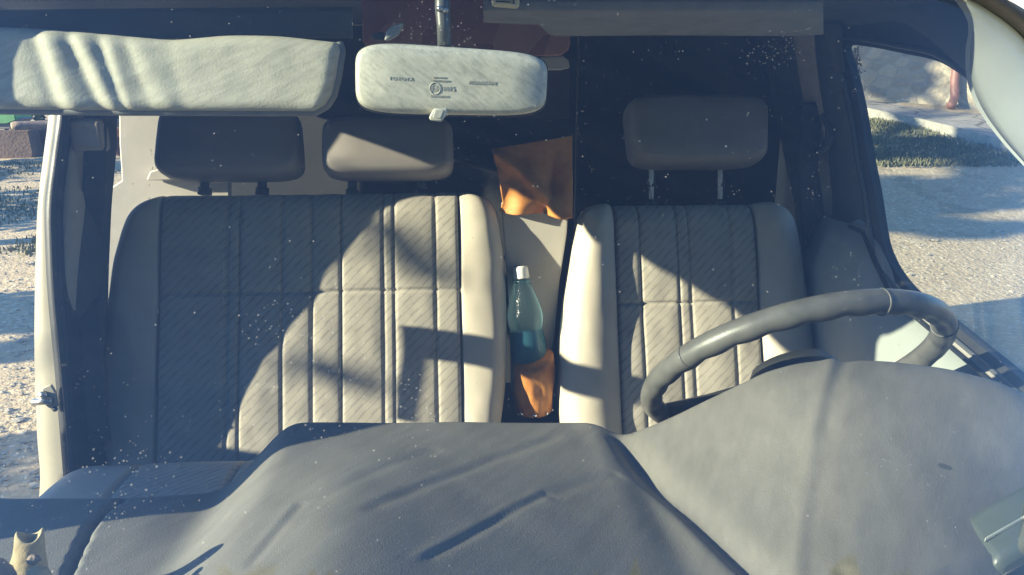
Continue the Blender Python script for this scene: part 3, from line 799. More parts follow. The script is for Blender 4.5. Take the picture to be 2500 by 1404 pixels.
def text(s, px, py, hpx, name='lettering', parent=mir, Y=MY-.0262, sp=1.0):
    cu = bpy.data.curves.new(name, 'FONT'); cu.body = s; cu.align_x = 'CENTER'; cu.align_y = 'CENTER'; cu.extrude = .0004; cu.space_character = sp
    k = (PY(px, py+1, Y)-PY(px, py, Y)).length; cu.size = hpx*k/.70
    tmp = bpy.data.objects.new(name, cu); me = bpy.data.meshes.new_from_object(tmp); bpy.data.objects.remove(tmp); bpy.data.curves.remove(cu)
    me.transform(Matrix.Translation(PY(px, py, Y)) @ Matrix.Rotation(rot, 4, 'Y') @ Matrix.Rotation(math.radians(90), 4, 'X'))
    me.materials.append(M['embossed']); o = bpy.data.objects.new(name, me); COL.objects.link(o)
    o.parent = parent; o.matrix_parent_inverse = world_of(parent).inverted(); return o
text('TOYOTA', 979, 193, 9, sp=1.25); text('MURAKAMI', 1178, 203, 9, sp=1.1)
text('E6', 1062, 216, 14); text('011015', 1088, 217, 11); text('I', 1047, 216, 10)
text('DAY  NIGHT', 1074, 190, 4); text('DO NOT ADJUST', 1077, 198, 4); text('LAMINATED', 1074, 236, 6)
mb = MB(); c = PY(1062, 216, MY-.0263); k_ = (PY(1063, 216, MY)-PY(1062, 216, MY)).length
mb.tube([c+Vector((math.cos(t*math.pi/16)*12.5*k_, 0, math.sin(t*math.pi/16)*13.5*k_)) for t in range(32)], .0005, 6, closed=True); mb.build('approval_ring', M['embossed'], mir)

# --- sun visors
def visor_right_edge(v): return interp([(0, 826), (.12, 832), (.5, 822), (.75, 812), (.9, 796), (1, 768)], v)
VT, VB = 62, 271
mb = MB(); rings = []
def vis(u, v, back=False):
    xr_ = visor_right_edge(v); px = lerp(-330, xr_, u); py = lerp(VT+smooth_interp([(-330, 0), (60, 6), (260, 22), (420, 37), (560, 24), (680, 26), (840, 44)], px, 40), VB+interp([(-330, -6), (300, 0), (840, 2)], px), v)  # top outline curves along the header's shadow line: shade put into the shape
    Y = .912-.012*v+.10*PY(px, py, .9).x**2
    p = PY(px, py, Y)
    e = min((xr_-px)/34, v*6, (1-v)*6, 1); th = .011*math.sqrt(max(0, 1-(1-clamp(e))**2))
    if not back:
        # gathers in the vinyl near the hinge
        w = .5*sum(a*math.exp(-((px-(x0+70*(v-.1)*s))/wd)**2)*sstep(.02, .3, v+.12) for x0, wd, a, s in ((130, 34, .010, 1.0), (212, 22, .007, 1.3), (280, 18, .004, .8), (352, 26, .0025, 1.2)))
        w -= .5*sum(a*math.exp(-((px-(x0+70*(v-.1)*s))/wd)**2) for x0, wd, a, s in ((96, 24, .007, .9), (176, 16, .005, 1.3), (250, 13, .0035, 1.0), (316, 14, .002, 1.0), (420, 20, .0015, .6)))
        w += .0007*noise.noise(Vector((px*.010-py*.012, py*.02+px*.006, 0)))+.00025*noise.noise(Vector((px*.03-py*.04, py*.03+px*.02, 4)))
        return p+Vector((0, -th-w, 0))
    return p+Vector((0, th, 0))
mb.grid(lambda u, v: vis(u, v), 150, 50); mb.grid(lambda u, v: vis(u, v, True), 40, 20)
pv = mb.build('passenger_visor', M['visor'], van)
rim_pts = [vis(1, v/20)+Vector((0, .004, 0)) for v in range(21)]+[vis(1-u/30, 1)+Vector((0, .004, 0)) for u in range(1, 31)]
mb = MB(); mb.tube(rim_pts, .0055, 8); mb.build('visor_piping', plain('piping_grey', (.22, .225, .22), .6), pv)
mb = MB(); rings = []
def vis2(u, v):
    px = lerp(1180, 2010, u); step = interp([(1180, 40), (1320, 46), (1350, 74), (1600, 72), (1950, 74), (2010, 70)], px)
    py = lerp(6, step, v); Y = lerp(.93, 1.06, v); return PY(px, py, Y)
mb.grid(vis2, 60, 8); mb.build('driver_visor', plain('visor_grey', (.22, .225, .235), .8), van, solid=.016)
# trim band of the windscreen header behind the passenger visor
mb = MB(); mb.grid(lambda u, v: PY(lerp(-420, 860, u), lerp(18, 92, v), .965)+Vector((0, .10*PY(lerp(-420, 860, u), 50, .96).x**2, 0)), 30, 4); mb.build('header_trim', M['headliner'], van, solid=.006)
# visor clip and dome lamp
mb = MB(); mb.prism([PY(x, y, .93) for x, y in ((940, 102), (944, 78), (958, 66), (984, 55), (986, 66), (972, 88), (952, 99))], (0, -.012, 0)); vc = mb.build('visor_clip', M['pale_trim'], van, smooth='auto', bevel=.003)
mb = MB(); mb.prism([PY(x, y, .935) for x, y in ((906, 86), (938, 78), (938, 100), (916, 100))], (0, -.012, 0)); mb.build('clip_hook', M['dark_plastic'], vc, smooth='auto', bevel=.002)
mb = MB(); mb.prism([PY(x, y, .905) for x, y in ((1198, -40), (1271, -40), (1268, 18), (1203, 12))], (0, .02, 0)); dl = mb.build('dome_lamp', M['cream_plastic'], van, smooth='auto', bevel=.003)
mb = MB(); mb.prism([PY(x, y, .905) for x, y in ((1210, 2), (1245, 5), (1245, 8), (1210, 5))], (0, -.004, 0)); mb.prism([PY(x, y, .905) for x, y in ((1252, -30), (1256, -30), (1255, 10), (1252, 10))], (0, -.004, 0)); mb.build('lamp_ribs', M['dark_plastic'], dl, smooth=False)

# --- grey board between the seats
bd = [(1224, 500, 1.70), (1389, 500, 1.70), (1384, 570, 1.67), (1366, 690, 1.61), (1351, 860, 1.54), (1344, 960, 1.50), (1248, 960, 1.50), (1244, 760, 1.58), (1232, 600, 1.66)]
mb = MB(); mb.prism([PS(x, y, interp([(500, -.010), (600, -.025), (720, -.06), (800, -.085), (960, -.10)], y)) for x, y, _ in bd], (0, .012, .004)); bo = mb.build('centre_board', M['board'], van, smooth='auto', bevel=.002)
mb = MB(); mb.prism([(.07, 1.40, -1.2), (.26, 1.40, -1.2), (.26, 1.40, -.66), (.07, 1.40, -.66)], (0, .3, 0)); mb.build('engine_cover', M['dark_lining'], van, smooth='auto', bevel=.01)
# cable behind the board
mb = MB(); mb.tube(spline([PY(1384, 560, 1.66), PY(1378, 640, 1.62), PY(1390, 690, 1.58), PY(1386, 760, 1.56), PY(1368, 830, 1.53), PY(1350, 900, 1.50)], 6), .004, 8); mb.build('cable', M['rubber'], van)

# ------------------------------------------------------------------ loose things in the van
# leather flap hanging from the partition
flap = [(1200, 362), (1300, 350), (1396, 331), (1398, 430), (1398, 532), (1330, 527), (1290, 520), (1222, 518), (1218, 470), (1212, 420)]
mb = MB()
def ff(u, v):
    L = interp([(0, 1200), (.3, 1213), (.62, 1222), (.85, 1228), (1, 1220)], v); R = interp([(0, 1397), (1, 1398)], v)
    px = lerp(L, R, u); py = lerp(lerp(364, 331, u), lerp(519, 531, u)+3*math.sin(u*9), v)
    fold = .020*math.exp(-((u-(.05+.85*(v-.1)))/.10)**2)*(v > .05)-.010*math.exp(-((u-.62-.2*(1-v))/.06)**2)*v+.008*math.sin(u*11+v*5)*v*(1-.6*u)
    return PY(px, py, 1.572-.03*v)+Vector((0, -fold-.012*noise.noise(Vector((u*4, v*4, .5)))*v, 0))
mb.grid(ff, 60, 60); fl = mb.build('leather_flap', M['leather'], solid=.003)
tag(fl, 'brown tan leather flap hanging between the two headrests above the grey board', 'leather')

# leather pouch standing between the seats, open at the top
pc = PY(1303, 940, 1.472); kpx = (PY(1304, 940, 1.472)-pc).length
pouch = None
mb = MB(); rings = []
for py, hw_, cx in ((868, 48, 1305), (880, 48, 1304), (905, 48.5, 1303), (935, 48, 1303), (960, 49, 1302), (985, 48, 1302), (1001, 46, 1302), (1003, 40, 1302)):
    c = PY(cx, py, 1.472); ring = []
    for k in range(72):
        th = 2*math.pi*k/72; v = (py-868)/135
        r = hw_*kpx*(1+.05*math.sin(3*th+v*6)*math.sin(math.pi*v)+.075*math.sin(7*th-v*9)*math.sin(math.pi*v)+.04*math.sin(11*th+v*14)*math.sin(math.pi*v)+.03*noise.noise(Vector((math.cos(th)*3, math.sin(th)*3, v*5))))
        ring.append(c+Vector((r*math.cos(th), 1.08*r*math.sin(th), (.012*math.sin(th)+.008*math.cos(th)) if py < 890 else 0)))
    rings.append(ring)
for py, hw_ in ((995, 37), (930, 44), (868.5, 45.5)):
    c = PY(1303, py, 1.472); rings.append([c+Vector((hw_*kpx*math.cos(2*math.pi*k/72), 1.08*hw_*kpx*math.sin(2*math.pi*k/72), (.012*math.sin(2*math.pi*k/72)+.008*math.cos(2*math.pi*k/72)) if py < 890 else 0)) for k in range(72)])
mb.loft(rings); pouch = mb.build('leather_pouch', M['leather'], smooth=True, sub=1)
tag(pouch, 'orange tan leather pouch with rivets holding the blue bottle between the seats', 'pouch')
for px in (1270, 1300, 1330, 1346):
    th = math.acos(clamp((px-1302)/48, -1, 1)); c = PY(1302, 994, 1.472)
    q = c+Vector((48.5*kpx*math.cos(th), -1.08*48.5*kpx*math.sin(th), 0)); nn = Vector((math.cos(th), -math.sin(th), 0))
    mb = MB(); mb.tube([q-nn*.002, q+nn*.0025], .0038, 10); mb.build('rivet', M['chrome'], pouch)

# water bottle leaning in the pouch
bt, bb = PY(1271, 662, 1.525), PY(1303, 985, 1.472)
axis = (bt-bb).normalized(); kb = (PY(1301, 800, 1.472)-PY(1300, 800, 1.472)).length
bx = (Vector((0, -1, 0))-axis*Vector((0, -1, 0)).dot(axis)).normalized(); by = axis.cross(bx)
BL = (bt-bb).length
def bfrac(py): return (985-py)/(985-662)
bprof = [(985, 36), (982, 43), (960, 45), (900, 45.5), (868, 46), (845, 45.5), (828, 44), (812, 41.5), (803, 40.5), (795, 42), (782, 44), (765, 43.5), (745, 39), (725, 32.5), (708, 27), (694, 22.5), (686, 20.5), (684, 20)]
def rev(prof, n=48, cap=True, fac=None):
    mb = MB(); rings = []
    for py, r in prof:
        c = bb+axis*(BL*bfrac(py)); rings.append([c+(bx*math.cos(2*math.pi*k/n)+by*math.sin(2*math.pi*k/n))*(r*kb*(fac(py, 2*math.pi*k/n) if fac else 1)) for k in range(n)])
    mb.loft(rings, cap=cap); return mb
def smoothprof(p, n=5): return [(v.x, v.y) for v in spline([(a, b, 0) for a, b in p], n)]
gl = NT('blue_plastic'); g = gl
g.b.inputs['Base Color'].default_value = c4(.50, .78, .88); g.b.inputs['Roughness'].default_value = .12; g.b.inputs['IOR'].default_value = 1.33
trn = g.n('ShaderNodeBsdfTransparent'); trn.inputs[0].default_value = c4(.80, .93, .97)
dfu = g.n('ShaderNodeBsdfTranslucent'); dfu.inputs[0].default_value = c4(.55, .80, .90)
mx0 = g.n('ShaderNodeMixShader'); mx0.inputs[0].default_value = .36; g.t.links.new(trn.outputs[0], mx0.inputs[1]); g.t.links.new(dfu.outputs[0], mx0.inputs[2])
gs = g.n('ShaderNodeBsdfGlossy'); gs.inputs['Roughness'].default_value = .14
lw = g.n('ShaderNodeLayerWeight'); lw.inputs[0].default_value = .25
mxx = g.n('ShaderNodeMixShader'); g.t.links.new(g.math('MULTIPLY', lw.outputs['Fresnel'], .7), mxx.inputs[0]); g.t.links.new(mx0.outputs[0], mxx.inputs[1]); g.t.links.new(gs.outputs[0], mxx.inputs[2])
o_ = g.obj(); bmp = g.n('ShaderNodeBump'); bmp.inputs['Strength'].default_value = .5; bmp.inputs['Distance'].default_value = .002
g.t.links.new(g.vor(o_, 260), bmp.inputs['Height']); g.t.links.new(bmp.outputs[0], gs.inputs['Normal'])
g.t.links.new(mxx.outputs[0], g.out.inputs[0])
wt = NT('blue_water'); trn = wt.n('ShaderNodeBsdfTransparent'); trn.inputs[0].default_value = c4(.42, .66, .76)
gs = wt.n('ShaderNodeBsdfGlossy'); gs.inputs['Roughness'].default_value = .05
df = wt.n('ShaderNodeBsdfDiffuse'); df.inputs[0].default_value = c4(.20, .46, .58)
mxa = wt.n('ShaderNodeMixShader'); mxa.inputs[0].default_value = .45; wt.t.links.new(trn.outputs[0], mxa.inputs[1]); wt.t.links.new(df.outputs[0], mxa.inputs[2])
fr2 = wt.n('ShaderNodeFresnel'); fr2.inputs[0].default_value = 1.33
mxb = wt.n('ShaderNodeMixShader'); wt.t.links.new(fr2.outputs[0], mxb.inputs[0]); wt.t.links.new(mxa.outputs[0], mxb.inputs[1]); wt.t.links.new(gs.outputs[0], mxb.inputs[2]); wt.t.links.new(mxb.outputs[0], wt.out.inputs[0])
bottle = rev(smoothprof(bprof), fac=lambda py, a: 1+.012*math.cos(8*a)*sstep(790, 740, py)*(1-sstep(700, 690, py) if py < 700 else 1), cap=True).build('water_bottle', gl.m)
tag(bottle, 'blue plastic water bottle with a white cap, half full, standing in the leather pouch', 'bottle')
rev(smoothprof([(982, 34), (978, 41), (960, 43), (900, 43.5), (868, 44), (845, 43.5), (828, 42), (812, 39.5), (804, 38.8)], 4)).build('water', wt.m, bottle)
rev([(690, 20), (689, 23.5), (685, 24), (683, 20.5)]).build('neck_ring', gl.m, bottle)
rev([(680, 17), (680, 19.5), (678, 20), (657, 18.5), (652, 17.2), (650, 14)], fac=lambda py, a: 1+.02*math.cos(24*a)*(655 < py < 679)).build('cap', plain('white_cap', (.85, .86, .84), .4, .02, 20, 0), bottle)

# carved ornament standing on the dash at the passenger end
M['ornament'] = plain('pale_wood', (.44, .34, .19), .6, .25, 40, .4, 120, .003)
M['ornament_dark'] = plain('brown_wood', (.26, .19, .14), .75, .35, 50, .5, 100, .004)
Yo = .575
def OP(px, py, dy=0): return PY(px, py+52, Yo)+Vector((0, dy, 0))
ko = (OP(1, 1300)-OP(0, 1300)).length
mb = MB(); rings = []
for py, cx, r in ((1440, 12, 62), (1404, 16, 56), (1385, 22, 46), (1362, 24, 40), (1335, 25, 38), (1312, 25, 37), (1304, 26, 35), (1301, 26, 31), (1305, 26, 25), (1316, 26, 20), (1330, 26, 10)):
    c = OP(cx, py, .03); rings.append([c+Vector((r*ko*math.cos(t*math.pi/20)*(1+.07*noise.noise(Vector((math.cos(t*math.pi/20), math.sin(t*math.pi/20), py*.02)))), r*ko*.8*math.sin(t*math.pi/20), .004*math.sin(t*math.pi/10+1))) for t in range(40)])
mb.loft(rings); orn = mb.build('carved_ornament', M['ornament'], sub=1)
tag(orn, 'pale carved wooden ornament with a hollow top standing on the passenger end of the dash', 'ornament')
mb = MB(); rings = []
def lump(cx, cy, r, dy, sq=1., seed=0):
    m = MB(); c = OP(cx, cy, dy); N = 24
    def fn(u, v):
        th, ph = 2*math.pi*u, math.pi*(v-.5); d = Vector((math.cos(ph)*math.cos(th), math.cos(ph)*math.sin(th), math.sin(ph)*sq))
        return c+d*(r*ko*(1+.22*noise.noise(d*2+Vector((seed, 0, 0)))))
    m.grid(fn, N, 14, wrap=True); return m
lump(-8, 1352, 62, -.012, .9, 3).build('bark', M['ornament_dark'], orn)
lump(92, 1356, 30, .0, .9, 9).build('knob', M['ornament'], orn)
lump(66, 1332, 16, .01, .8, 5).build('knot', M['ornament_dark'], orn)

# zip case at the driver end of the dash
M['case'] = plain('case_vinyl', (.10, .115, .10), .35, .12, 20, .2, 200)
Yz = dash_hit(2450, 1380).y-.006
cse = [(x+62, y+26) for x, y in ((2366, 1372), (2372, 1352), (2392, 1338), (2440, 1308), (2500, 1274), (2580, 1230), (2680, 1200), (2700, 1420), (2560, 1520), (2420, 1470), (2380, 1410))]
mb = MB(); mb.prism([PY(x, y, Yz) for x, y in cse], (0, .05, .012)); zc = mb.build('zip_case', M['case'], smooth='auto', bevel=.008)
tag(zc, 'grey green vinyl case with a toothed zip lying at the driver end of the dash', 'case')
mb = MB(); mb.tube([PY(x+50, y+30, Yz-.003) for x, y in ((2380, 1386), (2440, 1352), (2500, 1322), (2600, 1270))], .0014, 6); mb.build('seam', M['dark_plastic'], zc)
mb = MB()
for k in range(40):
    px = 2404+k*4.6; py = 1332-(px-2400)*.567-8; a = PY(px, py, Yz+.02); b_ = PY(px+4.5, py-10, Yz+.02)
    mb.tube([a, b_], .0007, 5)
mb.build('zip_teeth', plain('zip_metal', (.45, .47, .43), .4), zc)

# ------------------------------------------------------------------ outside: ground, pavement, wall, left background
def terrain(x, Y):
    s = lerp(.08, .19, sstep(-3, 3, x)); d = Y-5.6
    soft = .5*(d+math.sqrt(d*d+.6)) if d > -30 else 0
    z = GROUND+s*min(soft, 14)
    z += .03*noise.noise(Vector((x*.5, Y*.5, 0)))*sstep(1.2, 3, abs(x))
    return z
gm_ = NT('gravel_ground'); o_ = gm_.obj(); t = gm_
n1 = t.noise(o_, .55, 5, .6); n2 = t.noise(o_, 9, 6, .7)
peb = t.vor(o_, 26); pc_ = t.vor(o_, 26, out=1); sc_ = t.n('ShaderNodeSeparateColor'); t.set(sc_.inputs[0], pc_)
peb2 = t.vor(o_, 70); 
stone = t.ramp(sc_.outputs[0], [(0, c4(.46, .36, .23)), (.5, c4(.64, .52, .34)), (.85, c4(.72, .60, .42)), (1, c4(.82, .72, .54))])
dirt = t.ramp(n2, [(.3, c4(.48, .37, .235)), (.7, c4(.66, .53, .35))])
pm_ = t.math('MULTIPLY', t.math('LESS_THAN', peb, .42), t.math('GREATER_THAN', t.noise(o_, 2.2, 4), .42))
col = t.mix(pm_, dirt, stone)
col = t.mix(t.math('MULTIPLY', t.math('GREATER_THAN', n1, .60), .3), col, c4(.20, .18, .11))
t.base(col); t.rough(.95); t.spec(.1)
t.bump(t.math('ADD', t.math('MULTIPLY', t.math('SUBTRACT', 1., peb), .6), t.math('ADD', t.math('MULTIPLY', t.math('SUBTRACT', 1., peb2), .3), n2)), .55, .02)
mb = MB()
def gr(u, v):
    x = lerp(-1, 1, u); x = 70*math.copysign(abs(x)**2.2, x); Y = lerp(-30, 70, v); return (x, Y, terrain(x, Y))
mb.grid(gr, 140, 160); g_ = mb.build('ground', gm_.m); structure(g_); g_['label'] = 'gravel and earth yard under and behind the van'

def T(px, py, lift=0.):                               # a point of the terrain under a pixel
    d = ray(px, py); lo, hi = 1.0, 60.
    f = lambda s: (d*s).z-(terrain((d*s).x, (d*s).y)+lift)
    s = 2.
    while s < 60 and f(s) > 0: s += .25
    lo, hi = s-.25, s
    for _ in range(30):
        m = (lo+hi)/2
        if f(m) > 0: lo = m
        else: hi = m
    return d*hi
# pavement with kerb
kf = [(2060, 250), (2100, 260), (2150, 271), (2235, 288), (2320, 308), (2420, 335), (2500, 358), (2700, 420)]
kfw = [T(x, y, .15) for x, y in kf]
back = [p+Vector((1.2+1.0*i*.3, 2.2+.5*i, .32+.10*i)) for i, p in enumerate(kfw)]
WB = [(2040, 234), (2095, 240), (2170, 249), (2240, 258), (2320, 266), (2400, 274), (2440, 279), (2700, 300)]
wbw = [PY(x, y, k.y+lerp(1.0, 3.2, i/7)) for i, ((x, y), k) in enumerate(zip(WB, kfw))]
pvm = NT('pavement_stone'); o_ = pvm.obj(); t = pvm
e = t.vor(t.scale(o_, (1.2, 1.2, 1.2)), 1.1, 'DISTANCE_TO_EDGE'); nn = t.noise(o_, 6, 5)
t.base(t.mix(t.math('LESS_THAN', e, .025), t.ramp(nn, [(.3, c4(.34, .31, .27)), (.7, c4(.46, .42, .37))]), c4(.16, .15, .13))); t.rough(.9); t.bump(nn, .4, .02)
mb = MB(); n = len(kfw)
mb.add(kfw+wbw, [(i, i+1, n+i+1, n+i) for i in range(n-1)]); mb.add(kfw+[p-Vector((0, 0, .5)) for p in kfw], [(i, i+1, n+i+1, n+i) for i in range(n-1)])
pvo = mb.build('pavement', pvm.m, smooth=False); structure(pvo); pvo['label'] = 'stone paved pavement with a kerb below the wall'
kb_ = MB(); kb_.loft([[p+Vector((0, .0, .012)), p+Vector((.05, .12, .012)), p+Vector((.05, .12, -.1)), p+Vector((-.01, -.02, -.35)), p+Vector((-.01, -.02, .002))] for p in kfw])
kbo = kb_.build('kerb', plain('kerb_stone', (.36, .34, .29), .9, .2, 8, .4, 40, .01), smooth='auto'); structure(kbo); kbo['label'] = 'rough stone kerb of the pavement'
# stone wall
wm_ = NT('rubble_wall'); o_ = wm_.obj(); t = wm_
v = t.scale(o_, (1, 1, 1.5)); cc = t.vor(v, 3.2, out=1); e = t.vor(v, 3.2, 'DISTANCE_TO_EDGE'); sc_ = t.n('ShaderNodeSeparateColor'); t.set(sc_.inputs[0], cc)
t.base(t.mix(t.math('LESS_THAN', e, .05), t.ramp(t.math('ADD', t.math('MULTIPLY', sc_.outputs[0], .6), t.math('MULTIPLY', t.noise(o_, 14, 5), .4)), [(.2, c4(.30, .27, .22)), (.5, c4(.44, .38, .29)), (.8, c4(.54, .46, .34))]), c4(.40, .36, .29))); t.rough(.95)
t.bump(t.math('ADD', e, t.math('MULTIPLY', t.noise(o_, 20, 5), .4)), .8, .08)
mb = MB(); wn_ = len(wbw)
rings = [[p+Vector((0, 0, -.1)), p+Vector((.08, .1, 3.6)), p+Vector((.3, .5, 3.6)), p+Vector((.3, .5, -.2))] for p in wbw]
mb.loft(rings); wall = mb.build('stone_wall', wm_.m, smooth='auto'); tag(wall, 'pale rubble stone wall behind the pavement, dappled with sun', 'wall')
# drainpipe on the wall
dp0 = PY(2322, 262, wbw[4].y-.15); dp1 = PY(2345, 90, wbw[4].y-.10)
mb = MB(); pth = [dp0+Vector((-.12, -.16, .02)), dp0+Vector((-.05, -.10, .09)), dp0+Vector((.02, -.03, .2)), dp0.lerp(dp1, .4), dp0.lerp(dp1, .8), dp1+Vector((0, 0, .8))]
mb.tube(spline(pth, 6), .075, 14); dpo = mb.build('drainpipe', plain('red_pipe', (.30, .145, .115), .5, .15, 10, 0)); tag(dpo, 'reddish brown drainpipe coming down the stone wall to the pavement', 'pipe')
for tt in (.02, .55):
    c = dp0.lerp(dp1, tt); mb = MB(); dv = (dp1-dp0).normalized(); mb.tube([c, c+dv*.06], .085, 14); mb.build('pipe_bracket', plain('pipe_rust', (.30, .11, .08), .6), dpo)
# dry stems hanging at the edge of the wall
mb = MB(); random.seed(3)
for k in range(26):
    p = PY(2092+random.uniform(-7, 7), 108+random.uniform(0, 90), wbw[1].y-.5); L = random.uniform(.15, .5)
    mb.tube([p, p+Vector((random.uniform(-.06, .06), random.uniform(-.05, .05), -L))], .008, 5)
    for j in range(7):
        q = p+Vector((random.uniform(-.07, .07), random.uniform(-.07, .07), -random.uniform(0, L))); d1 = Vector((random.uniform(-1, 1), random.uniform(-1, 1), random.uniform(-1, 1))).normalized()*.035; d2 = d1.orthogonal().normalized()*.02
        mb.add([q, q+d1+d2, q+d1*2, q+d1-d2], [(0, 1, 2, 3)])
ivy = mb.build('climbing_plant', plain('dry_leaf', (.12, .09, .06), .8, .3), smooth=False); tag(ivy, 'thin brown climbing plant hanging down the left end of the stone wall', 'plant')

# grass: tufts left of the van and along the kerb
mb = MB(); random.seed(11)
def blades(px0, px1, py0, py1, n, h, dens):
    k = 0
    while k < n:
        px, py = random.uniform(px0, px1), random.uniform(py0, py1); k += 1
        p = T(px, py)
        if noise.noise(Vector((p.x*.9, p.y*.55, 7)))+dens < random.uniform(-.2, .35): continue
        for _ in range(3):
            q = p+Vector((random.uniform(-.12, .12), random.uniform(-.12, .12), -.01)); a = random.uniform(0, math.pi); w = .007+.001*p.y*.6
            lean = Vector((random.uniform(-.4, .4), random.uniform(-.4, .4), 1)).normalized()*h*random.uniform(.5, 1.2); s_ = Vector((math.cos(a), math.sin(a), 0))*w
            mb.add([q-s_, q+s_, q+lean*.6+s_*.6+lean.orthogonal()*.05, q+lean], [(0, 1, 2, 3)])
blades(2080, 2520, 292, 405, 5200, .07, .12)
blades(-150, 280, 395, 620, 3600, .06, .0)
gm2 = NT('grass_blade'); gm2.base(gm2.ramp(gm2.noise(gm2.obj(), 3, 4), [(.3, c4(.11, .115, .055)), (.55, c4(.16, .16, .08)), (.8, c4(.25, .23, .13))])); gm2.rough(.7)
gr_ = mb.build('grass', gm2.m, smooth=False, normals=False); tag(gr_, 'short grass in patches on the gravel yard and below the kerb', 'grass', kind='stuff')
# loose stones on the lit gravel by the passenger door
mb = MB(); random.seed(5)
for k in range(520):
    px, py = (random.uniform(-60, 110), random.uniform(560, 1190)) if k < 330 else (random.uniform(2150, 2500), random.uniform(560, 730)); p = T(px, py); r = random.uniform(.006, .02)*(1 if random.random() < .93 else 1.8)
    ax_ = [Vector((random.uniform(.6, 1.3), 0, 0)), Vector((0, random.uniform(.6, 1.3), 0)), Vector((0, 0, random.uniform(.4, .8)))]
    pts = []
    for d in ((1, 0, 0), (0, 1, 0), (-1, 0, 0), (0, -1, 0), (0, 0, 1), (.7, .7, .5), (-.7, .7, .5), (-.7, -.7, .5), (.7, -.7, .5)):
        pts.append(p+(ax_[0]*d[0]+ax_[1]*d[1]+ax_[2]*d[2])*r*random.uniform(.8, 1.1)+Vector((0, 0, r*.1)))
    mb.add(pts, [(0, 1, 5), (1, 2, 6), (2, 3, 7), (3, 0, 8), (5, 1, 6), (6, 2, 7), (7, 3, 8), (8, 0, 5), (4, 5, 6), (4, 6, 7), (4, 7, 8), (4, 8, 5)])
gs_ = mb.build('gravel', plain('pebble', (.42, .38, .31), .9, .35, 30, .3, 80, .003), smooth=False); tag(gs_, 'loose pebbles scattered on the yard beside the van', 'gravel', kind='stuff')

# left background: brown low wall with a log on it, green crate, dark hedge
LY = 14.
def LB(px, py, dy=0.): return PY(px, py, LY)+Vector((0, dy, 0))
mb = MB(); mb.prism([LB(x, y) for x, y in ((-260, 322), (72, 318), (84, 372), (80, 420), (-260, 420))], (0, .5, 0)); lw_ = mb.build('low_wall', plain('brown_earth', (.15, .105, .08), .95, .3, 3, .5, 20, .03), smooth='auto', bevel=.04); tag(lw_, 'low brown earth wall at the edge of the yard beside a log', 'wall')
mb = MB(); mb.prism([LB(x, y, .3) for x, y in ((66, 318), (330, 312), (330, 420), (84, 420))], (0, .4, 0)); lw2 = mb.build('brick_wall', plain('red_earth', (.13, .065, .05), .95, .3, 4, .5, 20, .03), smooth='auto', bevel=.03); tag(lw2, 'dark reddish brick wall right of the brown earth wall, behind the van pillar', 'wall')
mb = MB(); mb.tube([LB(44, 307, -.15), LB(60, 306, -.1), LB(120, 304, .0), LB(330, 300, .2)], .075, 12); lg = mb.build('log', plain('log_wood', (.22, .17, .14), .9, .3, 12, .4, 40, .02)); tag(lg, 'grey weathered log lying on top of the brown wall', 'log')
mb = MB(); mb.tube([LB(42, 307, -.17), LB(46, 307, -.145)], .062, 12); mb.build('cut_end', plain('log_end', (.40, .31, .24), .9), lg)
mb = MB(); mb.prism([LB(x, y, .2) for x, y in ((-160, 318), (5, 316), (46, 290), (40, 287), (-160, 300))], (0, .3, .0)); sl = mb.build('stone_slab', plain('slab', (.25, .23, .22), .9, .2, 8), smooth='auto', bevel=.01); tag(sl, 'grey stone slab lying on the brown earth wall under the green crate', 'slab')
mb = MB(); mb.prism([LB(x, y, .15) for x, y in ((-90, 250), (24, 270), (30, 293), (4, 303), (-90, 303))], (0, .5, 0)); gc = mb.build('green_crate', plain('green_plastic', (.13, .36, .13), .5, .1, 10, 0), smooth='auto', bevel=.012); tag(gc, 'bright green plastic crate lying tilted on the stone slab', 'crate')
mb = MB(); mb.tube([LB(21, 270, .13), LB(28, 293, .13)], .012, 8); mb.build('crate_rib', plain('green_rib', (.05, .17, .07), .5), gc)
random.seed(21)
def leaf_cloud(mb, c, R, n, size):
    for _ in range(n):
        d = Vector((random.gauss(0, 1), random.gauss(0, 1), random.gauss(0, 1))).normalized()*(random.random()**.45)
        p = Vector(c)+Vector((d.x*R[0], d.y*R[1], d.z*R[2]))
        if noise.noise(p*1.1) < -.12: continue
        a = Vector((random.gauss(0, 1), random.gauss(0, 1), random.gauss(0, 1))).normalized()*size*random.uniform(.6, 1.3); b = a.orthogonal().normalized()*size*.5
        mb.add([p-a, p+b, p+a, p-b], [(0, 1, 2, 3)])
leafm = NT('leaf_green'); leafm.base(leafm.ramp(leafm.noise(leafm.obj(), 1.5, 4), [(.3, c4(.035, .06, .022)), (.7, c4(.075, .11, .035))])); leafm.rough(.6)
bark = plain('bark', (.14, .11, .085), .9, .3, 10, .6, 40, .02)
mb = MB(); 
for k in range(9): leaf_cloud(mb, (-11+1.2*k, 17.5+random.uniform(-.5, .5), .5), (1.2, .8, 1.9), 900, .11)
hedge = mb.build('hedge', leafm.m, smooth=False, normals=False); tag(hedge, 'dark green hedge behind the low brown wall at the edge of the yard', 'hedge')

